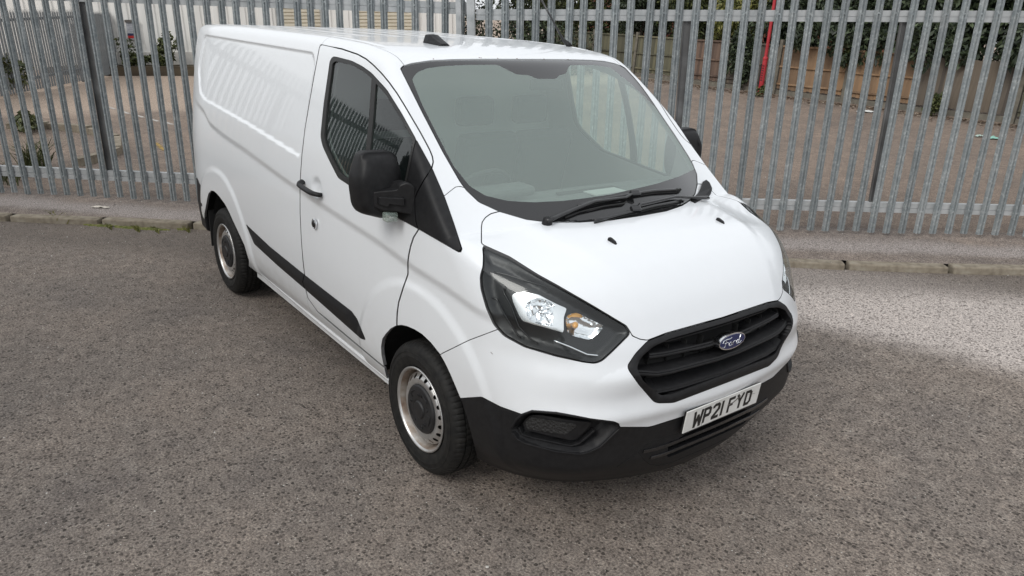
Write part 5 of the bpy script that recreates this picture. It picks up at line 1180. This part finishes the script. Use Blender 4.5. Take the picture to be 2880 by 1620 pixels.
# washer jets
for px in ((1723.5,681),(2027,624)):
    c=hits([px],0.,True)[0]; n_=normal_at(c); t_=np.array([1,0,0])-n_*n_[0]; t_/=np.linalg.norm(t_); sx=np.cross(n_,t_)
    mb=MB(); P=[];
    for dx,wd,hh in ((-.026,.010,.012),(-.015,.011,.013),(.010,.009,.010),(.022,.006,.003)):
        for a_,b_ in ((-1,-.002),(-.7,1),(.7,1),(1,-.002)): P.append(c+t_*dx+sx*wd*a_+n_*(hh*b_ if b_>0 else -.003))
    Fc=[[i*4+j,i*4+j+1,(i+1)*4+j+1,(i+1)*4+j] for i in range(3) for j in range(3)]+[[0,1,2,3],[15,14,13,12]]
    o=mb.add(P,Fc).build('washer_jet',M_blackpl,bonnet,bevel=.002); fix_normals(o.data)
# roof: aerial and camera pod
c=hits([(1593,129)],0.)[0]; n_=normal_at(c); top=aty((1523,0),c[1])
d_=top-c; d_/=np.linalg.norm(d_)
b0=[c-n_*.005+np.array([.03,0,0]),c+n_*.012+np.array([.012,0,0]),c+d_*.05,c+d_*.12]
ab=MB().tube(np.array(b0),[.020,.017,.010,.005],12,up=(0,1,0)).build('aerial_base',M_blackpl,van,smooth=True)
MB().tube([c+d_*.09,c+d_*.62],[.0068,.005],8,up=(0,1,0)).build('aerial_mast',M_blackgl,ab,smooth=True)
c=hits([(1228,124)],0.)[0]
mb=MB(); P=[]; 
for dx,wd,hh,base in ((-.085,.030,.030,0),(-.075,.036,.050,0),(-.03,.036,.052,0),(.03,.034,.026,0),(.085,.026,.008,0)):
    for a_,b_ in ((-1.1,-.2),(-1,.25),(-.72,.92),(0,1),(.72,.92),(1,.25),(1.1,-.2)): P.append(c+np.array([dx,wd*a_*1.1,hh*b_-.002]))
Fc=[[i*7+j,i*7+j+1,(i+1)*7+j+1,(i+1)*7+j] for i in range(4) for j in range(6)]+[list(range(7)),[28+j for j in range(7)][::-1]]
o=mb.add(P,Fc).build('camera_pod',M_blackpl,van,bevel=.003); fix_normals(o.data)
# ---- wheels
M_tyre,nt,b=nodes('tyre_rubber'); b.inputs['Base Color'].default_value=(.014,.014,.014,1); b.inputs['Roughness'].default_value=.55
tcn=N(nt,'ShaderNodeTexCoord'); nn=N(nt,'ShaderNodeTexNoise',i_Scale=25,i_Detail=6); nt.links.new(tcn.outputs['Object'],nn.inputs[0]); nt.links.new(ramp(nt,nn.outputs[0],[(.35,(.009,.009,.009)),(.75,(.022,.021,.019))]),b.inputs['Base Color']); b.inputs['Roughness'].default_value=.68; b.inputs['Specular IOR Level'].default_value=.3
M_rim=mottled('wheel_steel',(.50,.49,.47),(.62,.62,.62),scale=14,rough=.34,bump=.05,metal=.8)
M_rust=mottled('rim_barrel_grime',(.13,.065,.035),(.36,.30,.25),scale=11,rough=.42,bump=.15,metal=.6,c3=(.60,.58,.55))
M_cap=mottled('hub_cap_black',(.010,.010,.011),(.020,.020,.021),scale=20,rough=.5,bump=.1)
def wheel(cx,sgn,yo):
    w_=empty('wheel',(cx,sgn*yo,.335),van); seg=360; prof=[(.016,.214),(.010,.222),(.004,.232),(.001,.246),(-.003,.262),(-.0035,.276),(-.0015,.279),(-.0022,.290),(.001,.304),(.008,.316),(.017,.325),(.026,.331),(.036,.3345),(.052,.3365),(.053,.329),(.060,.329),(.061,.337),(.088,.3375),(.089,.330),(.097,.330),(.098,.3375),(.124,.337),(.125,.329),(.132,.329),(.133,.3365),(.17,.334),(.19,.322),(.205,.29),(.20,.23)]
    P=[];Q=[]; pr=np.array(prof); th=2*np.pi*np.arange(seg)/seg
    for i,(h,r) in enumerate(prof):
        rr=np.full(seg,r)
        if 10<=i<=13: rr=rr-np.where((np.arange(seg)%5)==0,.0045,0)
        if 15<i<25 and r>.333: rr=rr-np.where((np.arange(seg)%5)==(2+i//4)%5,.004,0)
        P.append(np.stack([rr*np.cos(th),np.full(seg,-h*-1.0*-1.0) if False else np.full(seg,h),rr*np.sin(th)],1))
    P=np.concatenate(P); P[:,1]=-sgn*(-1)*P[:,1]*-1 if False else P[:,1]
    # h grows inwards: y = -sgn_side*h
    P[:,1]*=(-sgn)
    idx=np.arange(seg); 
    for i in range(len(prof)-1):
        a=i*seg+idx;b_=i*seg+(idx+1)%seg; Q.append(np.stack([a,b_,b_+seg,a+seg],1))
    me=mesh_np('tyre',P,np.concatenate(Q),M_tyre,smooth=False); fix_normals(me); me.polygons.foreach_set('use_smooth',np.ones(len(me.polygons),bool))
    ty=link('tyre',me,w_)
    e=ty.modifiers.new('edges','EDGE_SPLIT'); e.split_angle=math.radians(40)
    for r_ in (.268,.292):
        MB().lathe([(-.0028+.0,r_-.002),(-.0045,r_),(-.0028,r_+.002)],(0,0,0),(0,-sgn,0),96).build('tyre_bead_line',M_tyre,ty)
    # rim: lip, barrel, disc with holes, cap
    rim=MB().lathe([(.010,.215),(.004,.216),(.001,.211),(.003,.206),(.012,.202)],(0,0,0),(0,-sgn,0),96).build('rim',M_rim,w_,smooth=True)
    MB().lathe([(.012,.202),(.022,.197),(.045,.192),(.060,.187),(.068,.180)],(0,0,0),(0,-sgn,0),96).build('rim_barrel',M_rust,rim,smooth=True)
    R_=np.linspace(.118,.181,15); seg2=288; th=2*np.pi*np.arange(seg2)/seg2; RR,TT=np.meshgrid(R_,th,indexing='ij')
    dep=lambda r: .040-.022*sstep(.182,.150,r)+.004*sstep(.135,.118,r)
    P=np.stack([RR*np.cos(TT),dep(RR)*(-sgn),RR*np.sin(TT)],-1).reshape(-1,3); i_,j_=np.meshgrid(np.arange(len(R_)-1),np.arange(seg2),indexing='ij')
    a=(i_*seg2+j_).ravel();b_=(i_*seg2+(j_+1)%seg2).ravel(); T=np.concatenate([np.stack([a,b_,b_+seg2],1),np.stack([a,b_+seg2,a+seg2],1)])
    f=np.full(len(P),1.); rp=np.hypot(P[:,0],P[:,2]); tp=np.arctan2(P[:,2],P[:,0])
    k=20; da=(tp+np.pi)%(2*np.pi/k)-np.pi/k; f=np.hypot((rp-.164)/1.0,da*.164/.95)-.0120
    _,(Po,To)=split(P,T,f); Po,To=compact(Po,To); me=mesh_np('rim_disc',Po,To,M_rim,smooth=True); fix_normals(me); link('rim_disc',me,rim)
    MB().lathe([(.075,.0),(.075,.200)],(0,0,0),(0,-sgn,0),48).build('brake_cavity',M_dark,rim)
    cap=MB().lathe([(.024,.125),(.014,.124),(.008,.117),(.005,.095),(.004,.060),(.006,.045),(.002,.043),(-.002,.040),(-.003,.0)],(0,0,0),(0,-sgn,0),64).build('hub_cap',M_cap,w_,smooth=False)
    e=cap.modifiers.new('bevel','BEVEL'); e.width=.001; e.limit_method='ANGLE'
    for k in range(5):
        t=2*math.pi*k/5+.4; p=np.array([.078*math.cos(t),0,.078*math.sin(t)]); MB().lathe([(.006,.010),(.001,.009),(.000,.005),(.004,.004),(.004,0)],p,(0,-sgn,0),14).build('cap_rivet',M_cap,cap)
        arc=[np.array([.098*math.cos(t+.35+u),.0035*(-sgn),.098*math.sin(t+.35+u)]) for u in np.linspace(0,.55,7)]; arc+= [arc[-1]*[.78,1,.78]]
        MB().tube(arc,.0022,6,up=(0,1,0)).build('cap_rib',M_cap,cap,smooth=True)
    return w_
for cx,yo in ((0,.966),(-2.933,.972)):
    for sgn in (-1,1): wheel(cx,sgn,yo)
MB().box((-3.34,-.86,.42),(.01,.2,.30)).build('mud_flap',M_rubber,van); MB().box((-3.34,.86,.42),(.01,.2,.30)).build('mud_flap',M_rubber,van)
# rear bumper corner, black
o=MB(); pth=[(-3.42,-.955,.60),(-3.60,-.94,.60),(-3.80,-.87,.60),(-3.93,-.70,.60),(-3.96,0,.60),(-3.93,.70,.60),(-3.80,.87,.60),(-3.60,.94,.60),(-3.42,.955,.60)]
P=[];Fc=[]
for i,p in enumerate(dense(pth,4)):
    n_=np.array([p[0]+3.2,p[1],0]) if abs(p[1])<.9 else np.array([0,p[1],0]); n_/=np.linalg.norm(n_)
    for a_,b_ in ((.02,.19),(.028,.0),(.01,-.22),(-.04,-.24),(-.04,.19)): P.append(np.array(p)+n_*a_+np.array([0,0,b_]))
k=5; m_=len(P)//k
for i in range(m_-1):
    for j in range(k): j2=(j+1)%k; Fc.append([i*k+j,i*k+j2,(i+1)*k+j2,(i+1)*k+j])
Fc+= [list(range(k)),[(m_-1)*k+j for j in range(k)][::-1]]
o=o.add(P,Fc).build('rear_bumper',M_blackpl,van,bevel=.01); fix_normals(o.data)
# ---- cab interior
M_dash=mottled('dashboard_grey',(.085,.09,.09),(.11,.115,.115),scale=30,rough=.7,bump=.1)
M_seat=mottled('seat_fabric',(.016,.017,.02),(.03,.031,.034),scale=60,rough=.95,bump=.3)
pts=[(.36,1.235),(.20,1.285),(.02,1.315),(-.04,1.30),(-.06,1.255),(-.12,1.25),(-.19,1.29),(-.24,1.28),(-.27,1.20),(-.24,1.0),(-.16,.8),(.3,.8)]
P=[];Fc=[];k=len(pts); YS=np.linspace(-.86,.86,15)
for yv in YS:
    for (x_,z_) in pts: P.append((x_-.20*yv*yv if x_>0 else x_-.05*yv*yv,yv,z_-.03*yv*yv))
for i in range(len(YS)-1):
    for j in range(k): j2=(j+1)%k; Fc.append([i*k+j,i*k+j2,(i+1)*k+j2,(i+1)*k+j])
Fc+= [list(range(k)),[(len(YS)-1)*k+j for j in range(k)][::-1]]
d_=MB().add(P,Fc).build('dashboard',M_dash,van); fix_normals(d_.data); b_=d_.modifiers.new('bevel','BEVEL'); b_.width=.012; b_.segments=2; b_.limit_method='ANGLE'
MB().box((-.17,-.40,1.325),(.14,.36,.05)).build('instrument_hood',M_dash,d_,bevel=.02)
MB().box((-.12,.18,1.272),(.11,.42,.02)).build('dashboard_tray',M_dark,d_,bevel=.004); MB().box((.05,.12,1.318),(.10,.22,.006)).build('paper_sheet',plain('white_card',(.5,.5,.5),.6),d_)
MB().tube([(.27,-.55,1.262),(.34,-.2,1.262),(.35,.2,1.262),(.27,.55,1.262)],.008,8).build('demister_vent',M_dark,d_)
swc=np.array([-.34,-.42,1.27]); ax=np.array([-.80,0,.60]); u=np.array([0,1,0]); v_=np.cross(ax,u)
ring=[swc+.185*(u*math.cos(t)+v_*math.sin(t)) for t in np.linspace(0,2*math.pi,41)]
sw=MB().tube(ring,.014,10,cap=False,up=ax).build('steering_wheel',M_rubber,van,smooth=True)
mb=MB(); mb.box(swc-ax*.02,(.05,.12,.10),ax=[ax,u,v_]); 
for t in (0,math.pi,-math.pi/2): mb.tube([swc-ax*.01,swc+.18*(u*math.cos(t)+v_*math.sin(t))],.014,8,up=ax)
mb.build('steering_hub',M_rubber,sw,bevel=.01)
for yv,wd in ((-.45,.50),(.12,.46),(.56,.46)):
    st=MB().box((-.78,yv,.78),(.50,wd,.16)).build('seat_cushion',M_seat,van,bevel=.04)
    MB().box((-1.07,yv,1.14),(.13,wd*.95,.68),ax=[[.97,0,-.22],[0,1,0],[.22,0,.97]]).build('seat_back',M_seat,st,bevel=.05)
    MB().box((-1.17,yv,1.58),(.09,.27,.18)).build('head_rest',M_seat,st,bevel=.035)
MB().box((-.36,.02,1.82),(.02,.22,.06)).build('rear_view_mirror',M_blackpl,van,bevel=.012)
